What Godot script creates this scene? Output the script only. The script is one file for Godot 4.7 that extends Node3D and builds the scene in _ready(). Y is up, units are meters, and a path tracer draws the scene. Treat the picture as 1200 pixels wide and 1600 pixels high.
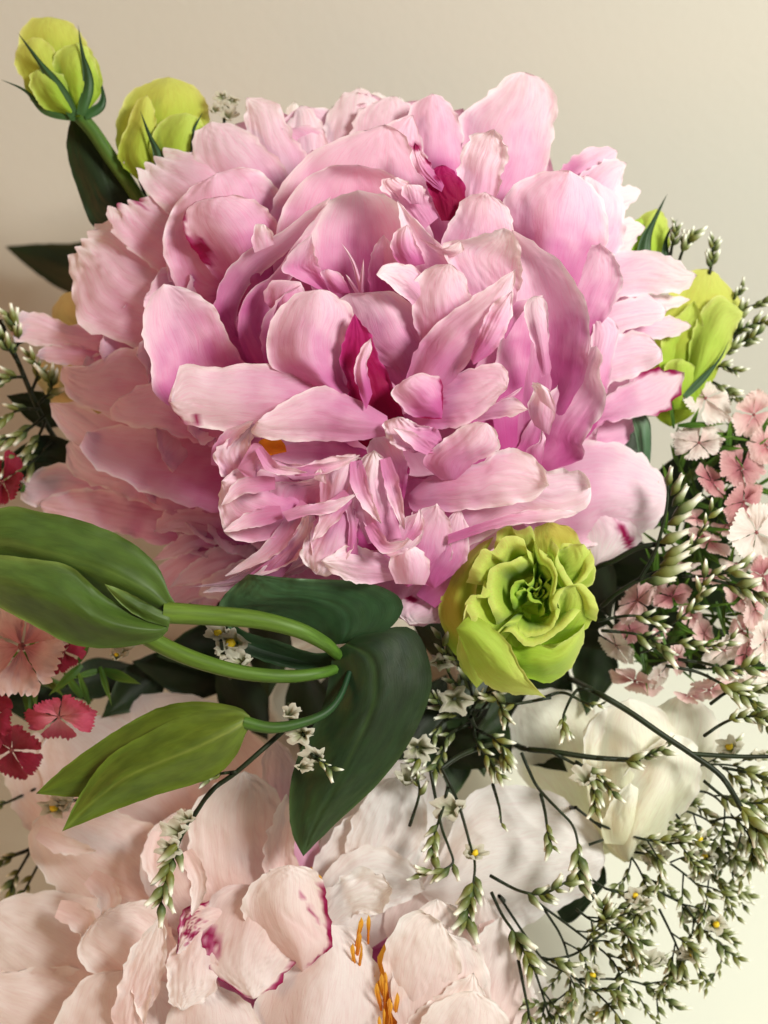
extends Node3D
# A bouquet seen close: a pink peony over a blush peony, green lisianthus, dianthus, sea lavender and leaves.
# Lengths in the builders are in units of 0.18 mm across the plane of the big peony; at() turns them into metres.
const U := 0.00018
const DIST := 0.40
const PITCH := 30.0
const WALL_BACK := 0.17
var eye := Vector3.ZERO
var up_dir := Vector3.UP
var fwd := Vector3.FORWARD
var wall_z := 0.0
var noise := FastNoiseLite.new()
var rng := RandomNumberGenerator.new()
var M := {}
var used := {}
var root: Node3D
var seed_no := 0

func _ready():
	setup()
	materials()
	setting()
	vase()
	pink_peony()
	blush_peony()
	leaf_sprig()
	dark_leaves()
	buds()
	green_rose()
	cream_flower()
	dianthus()
	sea_lavender()

func setup():
	var p := deg_to_rad(PITCH)
	var bound := deg_to_rad(PITCH + 5.1)
	var h := (DIST * cos(p) + WALL_BACK) * tan(bound)
	eye = Vector3(0, h, DIST * cos(p))
	wall_z = -WALL_BACK
	fwd = Vector3(0, -sin(p), -cos(p))
	up_dir = Vector3(0, cos(p), -sin(p))
	noise.seed = 7
	noise.noise_type = FastNoiseLite.TYPE_SIMPLEX_SMOOTH
	noise.frequency = 1.0
	noise.fractal_octaves = 2
	rng.seed = 11
	var cam := Camera3D.new()
	cam.name = "camera"
	add_child(cam)
	cam.look_at_from_position(eye, eye + fwd, Vector3.UP)
	var half := 800.0 * U / DIST
	var ca := CameraAttributesPhysical.new()
	ca.frustum_focal_length = 12.0 / half
	ca.frustum_focus_distance = 0.378
	ca.exposure_aperture = 6.5
	ca.frustum_near = 0.02
	ca.frustum_far = 20.0
	cam.attributes = ca
	cam.fov = rad_to_deg(2.0 * atan(half))
	cam.near = 0.02
	cam.far = 20.0
	var we := WorldEnvironment.new()
	we.name = "environment"
	var e := Environment.new()
	e.background_mode = Environment.BG_COLOR
	e.background_color = Color(0.62, 0.60, 0.575)
	e.background_energy_multiplier = 0.36
	e.tonemap_mode = Environment.TONE_MAPPER_LINEAR
	e.tonemap_exposure = 0.98
	e.sdfgi_enabled = true
	e.ssao_enabled = true
	e.ssil_enabled = true
	we.environment = e
	add_child(we)
	# the lamp above and to the right, and the weaker warm lamp on the left
	lamp("ceiling_lamp", Vector3(0.50, 0.66, 0.36), Vector3(0.0, 0.14, 0.0), Vector2(0.20, 0.20), Color(1.0, 0.995, 0.955), 0.84)
	lamp("side_lamp", Vector3(-0.80, 0.45, 0.50), Vector3(0.0, 0.12, 0.0), Vector2(0.3, 0.3), Color(1.0, 0.70, 0.46), 0.24)

func lamp(called, from, to, size, col, energy):
	var l := AreaLight3D.new()
	l.name = called
	l.area_size = size
	l.light_color = col
	l.light_energy = energy
	l.shadow_enabled = true
	add_child(l)
	l.look_at_from_position(from, to, Vector3.UP)

# ---------- helpers ----------
func at(x: float, y: float, z: float) -> Vector3:
	var d := DIST - z * U
	var k := d / DIST * U
	return eye + fwd * d + Vector3.RIGHT * ((x - 600.0) * k) + up_dir * ((800.0 - y) * k)

func lin(c: Color) -> Color:
	return c.srgb_to_linear()

func numbered(n: String) -> String:
	var k: int = used.get(n, 0)
	used[n] = k + 1
	return n if k == 0 else "%s_%03d" % [n, k]

func thing(called, label, category, where: Vector3, group = "") -> Node3D:
	var o := Node3D.new()
	o.name = numbered(called)
	add_child(o, true)
	o.position = where
	o.set_meta("label", label)
	o.set_meta("category", category)
	if group:
		o.set_meta("group", group)
	root = o
	return o

func put(called: String, mesh: Mesh, mat: Material, parent: Node3D) -> MeshInstance3D:
	var o := MeshInstance3D.new()
	o.mesh = mesh
	o.material_override = mat
	var k: int = parent.get_meta("n_" + called, 0)
	parent.set_meta("n_" + called, k + 1)
	o.name = called if k == 0 else "%s_%03d" % [called, k]
	parent.add_child(o, true)
	return o

func spline(a: Array, n: int) -> PackedVector2Array:
	var p := PackedVector2Array()
	for i in range(0, a.size(), 2):
		p.append(Vector2(a[i], a[i + 1]))
	return resample(p, n)

func resample(p: PackedVector2Array, n: int) -> PackedVector2Array:
	var fine := PackedVector2Array()
	for i in p.size() - 1:
		var p0 := p[max(i - 1, 0)]
		var p3 := p[min(i + 2, p.size() - 1)]
		for k in 10:
			fine.append(p[i].cubic_interpolate(p[i + 1], p0, p3, k / 10.0))
	fine.append(p[-1])
	var cum := PackedFloat32Array([0.0])
	for i in range(1, fine.size()):
		cum.append(cum[i - 1] + fine[i].distance_to(fine[i - 1]))
	var out := PackedVector2Array()
	var j := 0
	for i in n + 1:
		var s := cum[-1] * i / n
		while j < fine.size() - 2 and cum[j + 1] < s:
			j += 1
		var d := cum[j + 1] - cum[j]
		out.append(fine[j].lerp(fine[j + 1], clampf((s - cum[j]) / d, 0, 1) if d > 0.0 else 0.0))
	return out

# A mesh from a grid of points (rows of m + 1), with colours and uv across (u) and along (v).
func grid_mesh(pts: PackedVector3Array, cols: PackedColorArray, m: int, n: int, wrap := false, win := Rect2(0, 0, 1, 1)) -> ArrayMesh:
	var nor := PackedVector3Array()
	var uv := PackedVector2Array()
	var idx := PackedInt32Array()
	nor.resize(pts.size())
	var w := m + 1
	for j in n + 1:
		for i in w:
			var a := pts[j * w + (min(i + 1, m) if not wrap or i < m else 1)] - pts[j * w + (max(i - 1, 0) if not wrap or i > 0 else m - 1)]
			var b := pts[min(j + 1, n) * w + i] - pts[max(j - 1, 0) * w + i]
			var c := a.cross(b)
			if c.length_squared() < 1e-22:
				var jj: int = clampi(j, 1, n - 1)
				var mid := m / 2
				a = pts[jj * w + min(mid + 1, m)] - pts[jj * w + max(mid - 1, 0)]
				b = pts[min(jj + 1, n) * w + mid] - pts[(jj - 1) * w + mid]
				c = a.cross(b)
			nor[j * w + i] = c.normalized()
			uv.append(win.position + win.size * Vector2(float(i) / m, float(j) / n))
	for j in n:
		for i in m:
			var q := j * w + i
			idx.append_array([q, q + w, q + 1, q + 1, q + w, q + w + 1])
	var ar := []
	ar.resize(Mesh.ARRAY_MAX)
	ar[Mesh.ARRAY_VERTEX] = pts
	ar[Mesh.ARRAY_NORMAL] = nor
	ar[Mesh.ARRAY_TEX_UV] = uv
	ar[Mesh.ARRAY_COLOR] = cols
	ar[Mesh.ARRAY_INDEX] = idx
	var am := ArrayMesh.new()
	am.add_surface_from_arrays(Mesh.PRIMITIVE_TRIANGLES, ar)
	return am

# One petal or leaf: its two edges from base to tip, the depths of base and tip, and how it cups, curls and ruffles.
# z = [base, tip, bulge, left lift, right lift, tip curl]; o: ruffle, wob, scallop, lobes, pale, pal, spots, name, mat
func P(l: Array, r: Array, z: Array, o := {}) -> MeshInstance3D:
	seed_no += 1
	var m: int = o.get("m", 26)
	var n: int = o.get("n", 34)
	var gap := Vector2(r[0] - l[0], r[1] - l[1])
	if gap.length() > 60.0:   # a wide foot narrows to the point where the petal joins its flower
		var foot := Vector2(l[0] + r[0], l[1] + r[1]) * 0.5
		var away := foot - Vector2(l[-2] + r[-2], l[-1] + r[-1]) * 0.5
		foot += away.normalized() * gap.length() * 0.4
		l = [foot.x, foot.y] + l
		r = [foot.x, foot.y] + r
	var lp := spline(l, n)
	var rp := spline(r, n)
	var ruf: float = o.get("ruffle", 4.2)
	var wob: float = o.get("wob", 2.2)
	var scal: float = o.get("scallop", 0.0)
	var lobes: float = o.get("lobes", 4.0)
	var power: float = o.get("power", 1.0)
	var freq: float = o.get("freq", 1.0)
	var fold: float = o.get("fold", 0.0)
	var pal: Array = M.pal[o.get("pal", "pink")]
	var pale: float = o.get("pale", 0.0)
	var rim_c: float = o.get("rim", 1.0)
	var spots: Array = o.get("spots", [])
	var ink: Array = o.get("ink", [])
	var rib: float = o.get("rib", 0.0)
	var streaks: bool = o.get("streaks", false)
	var sd := seed_no * 17.3
	var pts := PackedVector3Array()
	var cols := PackedColorArray()
	var tip := (lp[n] + rp[n]) * 0.5
	var base := (lp[0] + rp[0]) * 0.5
	var axis := (tip - base).normalized()
	var zl := [0.0, 0.0, 0.0, 0.0, 0.0, 0.0]
	for i in z.size():
		zl[i] = float(z[i])
	for j in n + 1:
		var v := float(j) / n
		var open_tip := lp[n].distance_to(rp[n]) > 6.0
		var wide := lp[j].distance_to(rp[j])
		for i in m + 1:
			var u := float(i) / m
			var q := lp[j].lerp(rp[j], u)
			var s := 2.0 * u - 1.0
			var e := maxf(absf(s) if true else 0.0, smoothstep(0.6, 1.0, v) if open_tip else pow(v, 5.0))
			var e4 := pow(e, 4.0) * smoothstep(0.05, 0.35, v)
			# the outline: small notches and waves
			var side := (rp[j] - lp[j]).normalized() * signf(s) * absf(s)
			var wv := noise.get_noise_3d(q.x * 0.055 * freq, q.y * 0.055 * freq, sd)
			q += (side + axis * smoothstep(0.7, 1.0, v)).limit_length(1.0) * wv * wob * 2.0 * e4 * minf(1.0, wide / 40.0 + 0.15)
			if scal > 0.0:
				q += axis * scal * (absf(sin(PI * lobes * (u + 0.13 * sin(sd)))) - 0.6) * pow(v, 6.0)
			var zz := lerpf(zl[0], zl[1], pow(v, power))
			var k := smoothstep(0.0, 0.5, v)
			zz += zl[2] * (0.5 + 0.5 * cos(PI * s)) * sin(PI * pow(v, 0.75))
			zz += o.get("lip", 2.0) * pow(absf(s), 7.0) * k * (1.0 - smoothstep(0.6, 0.9, v))
			zz += zl[3] * pow(1.0 - u, 2.5) * k + zl[4] * pow(u, 2.5) * k
			zz += zl[5] * pow(smoothstep(0.55, 1.0, v), 1.5)
			var rn := noise.get_noise_3d(q.x * 0.02 * freq, q.y * 0.02 * freq, sd + 5.0)
			var r2 := noise.get_noise_3d(q.x * 0.055 * freq, q.y * 0.055 * freq, sd + 9.0)
			zz += ruf * (rn * 2.4 * (0.12 + 0.5 * e * e) + r2 * 0.7 * (0.02 + pow(e, 4.0))) * k
			# pleats that run with the petal
			zz += ruf * o.get("pleat", 0.22) * noise.get_noise_2d(u * 7.0 + sd, v * 1.4) * smoothstep(0.0, 0.2, v)
			var crease := 1.0 - absf(noise.get_noise_2d(u * wide / 26.0 + sd, v * 1.1 + 50.0)) * 3.5
			zz -= o.get("crease", 1.6) * pow(clampf(crease, 0.0, 1.0), 2.0) * smoothstep(0.1, 0.4, v) * minf(1.0, wide / 60.0)
			zz += fold * (absf(s) - 0.5) * minf(1.0, wide / 60.0)
			if rib > 0.0:
				zz -= rib * 3.0 * exp(-pow(s * wide / 7.0, 2.0)) + rib * 0.5 * smoothstep(0.7, 1.0, sin((v * 9.0 - absf(s) * 1.4) * PI * 1.5 + s))
			pts.append(at(q.x, q.y, zz) - root.position)
			# colour: deep at the heart, paler outwards, palest at the rim
			var t := clampf(v * 1.15 + 0.25 * rn, 0.0, 1.0)
			var c: Color = (pal[0] as Color).lerp(pal[1], smoothstep(0.05, 0.95, t))
			c = c.lerp(pal[2], clampf((pow(e, 4.0) * 0.22 + pow(e, 14.0) * 0.7) * rim_c * smoothstep(0.2, 0.7, v) + smoothstep(0.45, 1.05, v) * 0.42 * rim_c + pale, 0.0, 1.0))
			for sp in spots:
				var d := Vector2(q.x - sp[0], q.y - sp[1])
				if sp.size() > 4:
					d = d.rotated(-deg_to_rad(sp[4]))
					d.y *= sp[5]
				var a := 1.0 - smoothstep(sp[2] * 0.45, sp[2] * 1.1, d.length() * (1.0 + 0.5 * r2 + 0.35 * noise.get_noise_2d(u * 30.0, sd)))
				if streaks:
					a *= smoothstep(-0.25, 0.2, noise.get_noise_2d(u * 9.0 + 2.0 * rn, v * 3.0 + sd))
				c = c.lerp(pal[3], a * sp[3])
			for k2 in ink:
				var along := smoothstep(k2[1] - 0.06, k2[1] + 0.06, v) * (1.0 - smoothstep(k2[2] - 0.04, k2[2] + 0.04, v))
				var from_edge := (u if k2[0] == 0 else 1.0 - u) * wide
				c = c.lerp(pal[3], along * (1.0 - smoothstep(k2[3] * 0.3, k2[3], from_edge * (1.0 + 0.8 * r2) + 2.0 * wv)) * 0.95)
			if rib > 0.0:
				var g := exp(-pow(s * wide / 5.0, 2.0)) * (1.0 - v * 0.6)
				var veins := smoothstep(0.86, 1.0, sin((v * 9.0 - absf(s) * 1.4) * PI * 1.5 + s)) * (1.0 - absf(s)) 
				c = c.lerp(pal[3], (g * 0.9 + veins * 0.12) * rib)
				c = c.lerp(pal[2], clampf(0.35 * rib * noise.get_noise_3d(q.x * 0.02, q.y * 0.02, sd + 30.0), 0.0, 1.0))
			cols.append(lin(c))
	var widest := 0.0
	for j in n + 1:
		widest = maxf(widest, lp[j].distance_to(rp[j]))
	var win := Rect2(0, 0, clampf(widest / 280.0, 0.05, 0.97), clampf(base.distance_to(tip) / 350.0, 0.1, 0.97))
	win.position = Vector2(rng.randf() * (1.0 - win.size.x), rng.randf() * (1.0 - win.size.y))
	return put(o.get("name", "petal"), grid_mesh(pts, cols, m, n, false, win), M[o.get("mat", "petal")], o.get("parent", root))

# An open wall of petal: a rim curve and a base drawn in towards a centre.
func W(rim: Array, cx: float, cy: float, k: float, zb: float, zr: float, lip: float, o := {}) -> MeshInstance3D:
	seed_no += 1
	var m: int = o.get("m", 48)
	var n: int = o.get("n", 16)
	var pal: Array = M.pal[o.get("pal", "lime")]
	var ruf: float = o.get("ruffle", 4.0)
	var pale: float = o.get("pale", 0.0)
	var rp := spline(rim, m)
	var c0 := Vector2(cx, cy)
	var sd := seed_no * 13.7
	var pts := PackedVector3Array()
	var cols := PackedColorArray()
	for j in n + 1:
		var v := float(j) / n
		for i in m + 1:
			var u := float(i) / m
			var out := (rp[i] - c0).normalized()
			var wv := noise.get_noise_2d(u * o.get("waves", 9.0), sd)
			var q := (c0 + (rp[i] - c0) * k).lerp(rp[i], pow(v, 0.9))
			var l := smoothstep(0.72, 1.0, v)
			q += out * (lip * l * l + ruf * wv * 1.6 * v * v)
			var ends := minf(1.0, minf(u, 1.0 - u) * 7.0)
			var zz := lerpf(zb, zr, sin(v * PI * 0.5)) - absf(lip) * 0.6 * pow(l, 3.0)
			zz += ruf * 1.2 * noise.get_noise_2d(u * 6.0 + 40.0, sd) * v
			zz -= (1.0 - sqrt(ends)) * (zr - zb) * 0.45 * v
			pts.append(at(q.x, q.y, zz) - root.position)
			var c: Color = (pal[0] as Color).lerp(pal[1], smoothstep(0.1, 0.8, v)).lerp(pal[2], clampf(0.6 * pow(v, 6.0) + pale, 0, 1))
			cols.append(lin(c))
	return put(o.get("name", "petal"), grid_mesh(pts, cols, m, n), M[o.get("mat", "petal")], o.get("parent", root))

# A round stem through points x, y, z.
func tube(called: String, p: Array, r0: float, r1: float, pal: String, parent: Node3D = null, mat := "leaf", sides := 8) -> MeshInstance3D:
	var xy := PackedVector3Array()
	for i in range(0, p.size(), 3):
		xy.append(at(p[i], p[i + 1], p[i + 2]) - root.position)
	var line := PackedVector3Array()
	var each := 5
	for i in xy.size() - 1:
		for s in each:
			line.append(xy[i].cubic_interpolate(xy[i + 1], xy[max(i - 1, 0)], xy[min(i + 2, xy.size() - 1)], float(s) / each))
	line.append(xy[-1])
	var pts := PackedVector3Array()
	var cols := PackedColorArray()
	var n := line.size() - 1
	var side := Vector3.ZERO
	for j in n + 1:
		var t := (line[min(j + 1, n)] - line[max(j - 1, 0)]).normalized()
		side = t.cross(-fwd if absf(t.dot(fwd)) < 0.95 else up_dir).normalized()
		var other := side.cross(t)
		var r := lerpf(r0, r1, float(j) / n) * U
		for i in sides + 1:
			var a := TAU * i / sides
			pts.append(line[j] + (side * cos(a) + other * sin(a)) * r)
			cols.append(lin((M.pal[pal][0] as Color).lerp(M.pal[pal][1], float(j) / n)))
	return put(called, grid_mesh(pts, cols, sides, n, true), M[mat], parent if parent else root)

# ---------- materials ----------
func noise_img(size: int, fx: float, fy: float, sd: int, oct := 3) -> Image:
	var f := FastNoiseLite.new()
	f.seed = sd
	f.frequency = 1.0
	f.noise_type = FastNoiseLite.TYPE_SIMPLEX_SMOOTH
	f.fractal_octaves = oct
	var im := Image.create(size, size, false, Image.FORMAT_RGBA8)
	for y in size:
		for x in size:
			var a := f.get_noise_2d(x * fx / size, y * fy / size)
			var g := clampf(0.5 + 0.7 * a, 0, 1)
			im.set_pixel(x, y, Color(g, g, g))
	return im

func std(rough: float, spec := 0.4) -> StandardMaterial3D:
	var m := StandardMaterial3D.new()
	m.cull_mode = BaseMaterial3D.CULL_DISABLED
	m.vertex_color_use_as_albedo = true
	m.roughness = rough
	m.metallic_specular = spec
	return m

func materials():
	M.pal = {
		"pink": [Color(0.72, 0.27, 0.55), Color(0.94, 0.735, 0.85), Color(0.985, 0.935, 0.95), Color(0.56, 0.0, 0.26)],
		"crimson": [Color(0.52, 0.0, 0.22), Color(0.60, 0.02, 0.30), Color(0.78, 0.30, 0.58), Color(0.55, 0.0, 0.2)],
		"blush": [Color(0.955, 0.85, 0.845), Color(0.97, 0.92, 0.915), Color(0.98, 0.965, 0.96), Color(0.56, 0.0, 0.26)],
		"white": [Color(0.94, 0.92, 0.92), Color(0.955, 0.945, 0.945), Color(0.975, 0.97, 0.97), Color(0.66, 0.05, 0.28)],
		"cream": [Color(0.92, 0.93, 0.78), Color(0.96, 0.96, 0.89), Color(0.98, 0.98, 0.95), Color(0.7, 0.75, 0.4)],
		"butter": [Color(0.84, 0.74, 0.42), Color(0.90, 0.82, 0.55), Color(0.94, 0.88, 0.68), Color(0.7, 0.6, 0.3)],
		"lime": [Color(0.60, 0.75, 0.20), Color(0.75, 0.845, 0.34), Color(0.89, 0.92, 0.58), Color(0.80, 0.72, 0.30)],
		"limeheart": [Color(0.46, 0.66, 0.14), Color(0.62, 0.78, 0.24), Color(0.80, 0.88, 0.44), Color(0.80, 0.70, 0.25)],
		"yellowlime": [Color(0.60, 0.72, 0.20), Color(0.79, 0.83, 0.34), Color(0.90, 0.90, 0.58), Color(0.72, 0.60, 0.25)],
		"leaf": [Color(0.28, 0.38, 0.16), Color(0.28, 0.38, 0.17), Color(0.47, 0.56, 0.31), Color(0.52, 0.62, 0.34)],
		"leafwarm": [Color(0.36, 0.43, 0.14), Color(0.32, 0.40, 0.13), Color(0.44, 0.53, 0.18), Color(0.74, 0.76, 0.48)],
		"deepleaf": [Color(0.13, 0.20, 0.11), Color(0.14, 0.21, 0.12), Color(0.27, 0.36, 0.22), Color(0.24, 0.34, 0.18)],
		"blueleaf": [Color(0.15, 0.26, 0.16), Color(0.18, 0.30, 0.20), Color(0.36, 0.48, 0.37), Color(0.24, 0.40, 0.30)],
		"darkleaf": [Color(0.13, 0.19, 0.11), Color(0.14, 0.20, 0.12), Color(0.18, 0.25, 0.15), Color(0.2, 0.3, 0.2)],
		"greyleaf": [Color(0.28, 0.40, 0.32), Color(0.34, 0.46, 0.38), Color(0.42, 0.52, 0.44), Color(0.2, 0.3, 0.2)],
		"sepal": [Color(0.24, 0.38, 0.22), Color(0.18, 0.29, 0.20), Color(0.20, 0.30, 0.22), Color(0.2, 0.3, 0.2)],
		"stalk": [Color(0.40, 0.51, 0.20), Color(0.30, 0.45, 0.17)],
		"fadestalk": [Color(0.30, 0.43, 0.15), Color(0.11, 0.24, 0.18)],
		"budstalk": [Color(0.30, 0.44, 0.20), Color(0.36, 0.48, 0.20)],
		"twig": [Color(0.12, 0.15, 0.09), Color(0.17, 0.22, 0.12)],
		"bract": [Color(0.22, 0.36, 0.12), Color(0.34, 0.49, 0.18), Color(0.44, 0.57, 0.26), Color(0.2, 0.3, 0.1)],
		"filament": [Color(0.93, 0.70, 0.80), Color(0.97, 0.86, 0.88), Color(0.97, 0.88, 0.9), Color(0.9, 0.6, 0.7)],
		"dpale": [Color(0.80, 0.52, 0.55), Color(0.91, 0.77, 0.76), Color(0.95, 0.87, 0.85), Color(0.70, 0.30, 0.40)],
		"dpink": [Color(0.66, 0.38, 0.42), Color(0.81, 0.59, 0.60), Color(0.91, 0.79, 0.78), Color(0.70, 0.20, 0.35)],
		"drose": [Color(0.84, 0.55, 0.58), Color(0.76, 0.32, 0.42), Color(0.74, 0.26, 0.38), Color(0.60, 0.05, 0.2)],
		"dred": [Color(0.46, 0.08, 0.15), Color(0.56, 0.13, 0.22), Color(0.66, 0.24, 0.32), Color(0.4, 0.02, 0.1)],
		"dwhite": [Color(0.90, 0.80, 0.78), Color(0.95, 0.91, 0.88), Color(0.97, 0.95, 0.93), Color(0.8, 0.5, 0.5)],
		"papery": [Color(0.55, 0.58, 0.42), Color(0.80, 0.79, 0.71), Color(0.89, 0.88, 0.83), Color(0.9, 0.8, 0.2)],
		"yellow": [Color(0.85, 0.72, 0.10), Color(0.93, 0.82, 0.15), Color(0.95, 0.87, 0.3), Color(0.9, 0.8, 0.2)],
		"anther": [Color(0.85, 0.50, 0.08), Color(0.93, 0.68, 0.18), Color(0.97, 0.80, 0.36), Color(0.8, 0.4, 0.0)],
	}
	# fine veins that run with the petal and branch a little
	var veins := Image.create(512, 512, false, Image.FORMAT_RGBA8)
	for y in 512:
		for x in 512:
			var warp := noise.get_noise_2d(x * 0.02, y * 0.008) * 9.0
			var r1 := 1.0 - absf(noise.get_noise_2d((x + warp) * 0.085, y * 0.0065 + 3.0)) * 4.0
			var r2 := 1.0 - absf(noise.get_noise_2d((x + warp * 1.5) * 0.20, y * 0.014 + 30.0)) * 3.0
			var g := 1.0 - 0.6 * pow(clampf(r1, 0, 1), 2.0) - 0.35 * pow(clampf(r2, 0, 1), 2.0)
			veins.set_pixel(x, y, Color(g, g, g))
	var vein_n: Image = veins.duplicate()
	vein_n.bump_map_to_normal_map(1.6)
	var tint := Image.create(512, 512, false, Image.FORMAT_RGBA8)
	for y in 512:
		for x in 512:
			var g := 0.90 + 0.10 * veins.get_pixel(x, y).r
			tint.set_pixel(x, y, Color(1.0, g, lerpf(1.0, g, 0.5)))
	var m := std(0.66, 0.32)
	m.rim_enabled = true
	m.rim = 0.25
	m.rim_tint = 0.6
	m.albedo_texture = ImageTexture.create_from_image(tint)
	m.normal_enabled = true
	m.normal_texture = ImageTexture.create_from_image(vein_n)
	m.normal_scale = 0.3
	m.backlight_enabled = true
	m.backlight = Color(0.82, 0.82, 0.82)
	M.petal = m
	var tint2 := Image.create(512, 512, false, Image.FORMAT_RGBA8)
	var cloud := noise_img(512, 9.0, 5.0, 21)
	for y in 512:
		for x in 512:
			var g := 0.78 + 0.08 * veins.get_pixel(x, y).r + 0.20 * cloud.get_pixel(x, y).r
			tint2.set_pixel(x, y, Color(g, g * 0.98 + 0.01, g * 0.9))
	var lf := std(0.5, 0.38)
	lf.albedo_texture = ImageTexture.create_from_image(tint2)
	lf.normal_enabled = true
	lf.normal_texture = ImageTexture.create_from_image(vein_n)
	lf.normal_scale = 0.14
	lf.backlight_enabled = true
	lf.backlight = Color(0.25, 0.25, 0.12)
	M.leaf = lf
	var gp: StandardMaterial3D = m.duplicate()
	var tint3 := Image.create(512, 512, false, Image.FORMAT_RGBA8)
	for y in 512:
		for x in 512:
			var g := 0.93 + 0.07 * veins.get_pixel(x, y).r
			tint3.set_pixel(x, y, Color(lerpf(1.0, g, 0.4), g, lerpf(1.0, g, 0.9)))
	gp.albedo_texture = ImageTexture.create_from_image(tint3)
	gp.normal_scale = 0.3
	gp.backlight = Color(0.85, 0.85, 0.82)
	M.smooth = gp
	var cr := StandardMaterial3D.new()
	cr.albedo_color = Color(0.80, 0.77, 0.70)
	cr.roughness = 0.3
	M.ceramic = cr
	var bud := std(0.5, 0.4)
	bud.backlight_enabled = true
	bud.backlight = Color(0.3, 0.3, 0.25)
	M.bud = bud
	var yk := StandardMaterial3D.new()
	yk.albedo_color = Color(0.90, 0.78, 0.12)
	yk.roughness = 0.6
	M.yolk = yk
	var w := StandardMaterial3D.new()
	w.albedo_color = Color(0.80, 0.79, 0.75)
	w.roughness = 0.85
	var plaster := noise_img(512, 40.0, 40.0, 9, 4)
	plaster.bump_map_to_normal_map(3.0)
	w.normal_enabled = true
	w.normal_texture = ImageTexture.create_from_image(plaster)
	w.normal_scale = 0.05
	w.uv1_triplanar = true
	w.uv1_scale = Vector3(5, 5, 5)
	M.wall = w
	var t := StandardMaterial3D.new()
	t.albedo_color = Color(0.90, 0.91, 0.86)
	t.roughness = 0.5
	M.table = t

func box(called: String, size: Vector3, where: Vector3, mat: Material):
	var b := BoxMesh.new()
	b.size = size
	var o := MeshInstance3D.new()
	o.name = called
	o.mesh = b
	o.material_override = mat
	o.position = where
	o.set_meta("kind", "structure")
	add_child(o)
	return o

func setting():
	box("wall", Vector3(3.0, 2.0, 0.1), Vector3(0, 0.9, wall_z - 0.05), M.wall)
	box("table_surface", Vector3(1.6, 0.03, 0.75), Vector3(0, -0.015, wall_z + 0.003 + 0.375), M.table)

func vase():
	var st := SurfaceTool.new()
	st.begin(Mesh.PRIMITIVE_TRIANGLES)
	var prof := [[0.0, 0.002], [0.030, 0.001], [0.036, 0.006], [0.048, 0.028], [0.047, 0.045], [0.038, 0.060], [0.036, 0.066], [0.033, 0.066], [0.034, 0.058], [0.043, 0.042], [0.0, 0.012]]
	var s := 40
	for i in prof.size():
		for k in s + 1:
			var a := TAU * k / s
			st.add_vertex(Vector3(cos(a) * prof[i][0], prof[i][1], sin(a) * prof[i][0]))
	for i in prof.size() - 1:
		for k in s:
			var q := i * (s + 1) + k
			for d in [q, q + 1, q + s + 1, q + 1, q + s + 2, q + s + 1]:
				st.add_index(d)
	st.generate_normals()
	var o := MeshInstance3D.new()
	o.name = "vase"
	o.mesh = st.commit()
	o.material_override = M.ceramic
	o.position = Vector3(-0.005, 0, -0.045)
	o.set_meta("label", "small pale ceramic vase holding the whole bouquet, hidden under the flowers")
	o.set_meta("category", "vase")
	add_child(o)

# ---------- the pink peony ----------
func pink_peony():
	thing("pink_peony", "large full pink peony with crimson flecks, filling the upper half", "peony", at(580, 620, -330))
	# petals that back the flower, ring below ring
	for ring in [[120, 10, 30, 95], [230, 13, -20, 120], [330, 16, -70, 135], [410, 18, -125, 140]]:
		for k in ring[1]:
			var a: float = TAU * (k + 0.37 * (ring[0] % 7)) / ring[1]
			backing(575, 545, a, ring[0], ring[2], ring[3])
	for k in 5:
		var q := Vector2(575, 545) + Vector2.RIGHT.rotated(TAU * k / 5.0) * 95.0
		var w := Vector2.RIGHT.rotated(TAU * k / 5.0 + PI / 2) * 85.0
		var s := Vector2(575, 545) * 2.0 - q.lerp(Vector2(575, 545), 0.5)
		P([s.x, s.y, 575 - w.x, 545 - w.y, q.x - w.x * 0.6, q.y - w.y * 0.6, q.x, q.y], [s.x, s.y, 575 + w.x, 545 + w.y, q.x + w.x * 0.6, q.y + w.y * 0.6, q.x, q.y], [-70, 0 + 4 * k, 6], {"rim": 0.3, "m": 14, "n": 16})
	for k in 46:
		var a := TAU * (k + rng.randf_range(-0.3, 0.3)) / 46.0
		var rad := rng.randf_range(345, 440)
		if cos(a) > 0.55 and sin(a) > 0.2:
			rad *= 0.9
		loose(a, rad, 95.0 - rad * rad * 0.00105 + rng.randf_range(-26, 4))
	outer_petals()
	left_petals()
	for k in 22:
		var a := deg_to_rad(lerpf(112, 212, (k + rng.randf()) / 22.0))
		var rad := rng.randf_range(300, 452)
		loose(a, rad, 100.0 - rad * rad * 0.00098 + rng.randf_range(-8, 14))
	right_petals()
	heart_petals()
	lower_petals()

func backing(cx: float, cy: float, a: float, rad: float, zt: float, wide: float):
	var d := Vector2(cos(a), sin(a) * 0.9)
	var s := Vector2(-d.y, d.x)
	var c := Vector2(cx, cy)
	var b := c + d * (rad * 0.35)
	var l1 := c + d * rad * 0.7 - s * wide * 0.4
	var l2 := c + d * rad * 0.95 - s * wide * 0.42
	var t := c + d * rad * 1.08
	var r1 := c + d * rad * 0.7 + s * wide * 0.4
	var r2 := c + d * rad * 0.95 + s * wide * 0.42
	P([b.x, b.y, l1.x, l1.y, l2.x, l2.y, t.x, t.y], [b.x, b.y, r1.x, r1.y, r2.x, r2.y, t.x, t.y], [zt - 110, zt, 14, 8, 8, 0], {"rim": 0.3, "m": 14, "n": 18})

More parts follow.
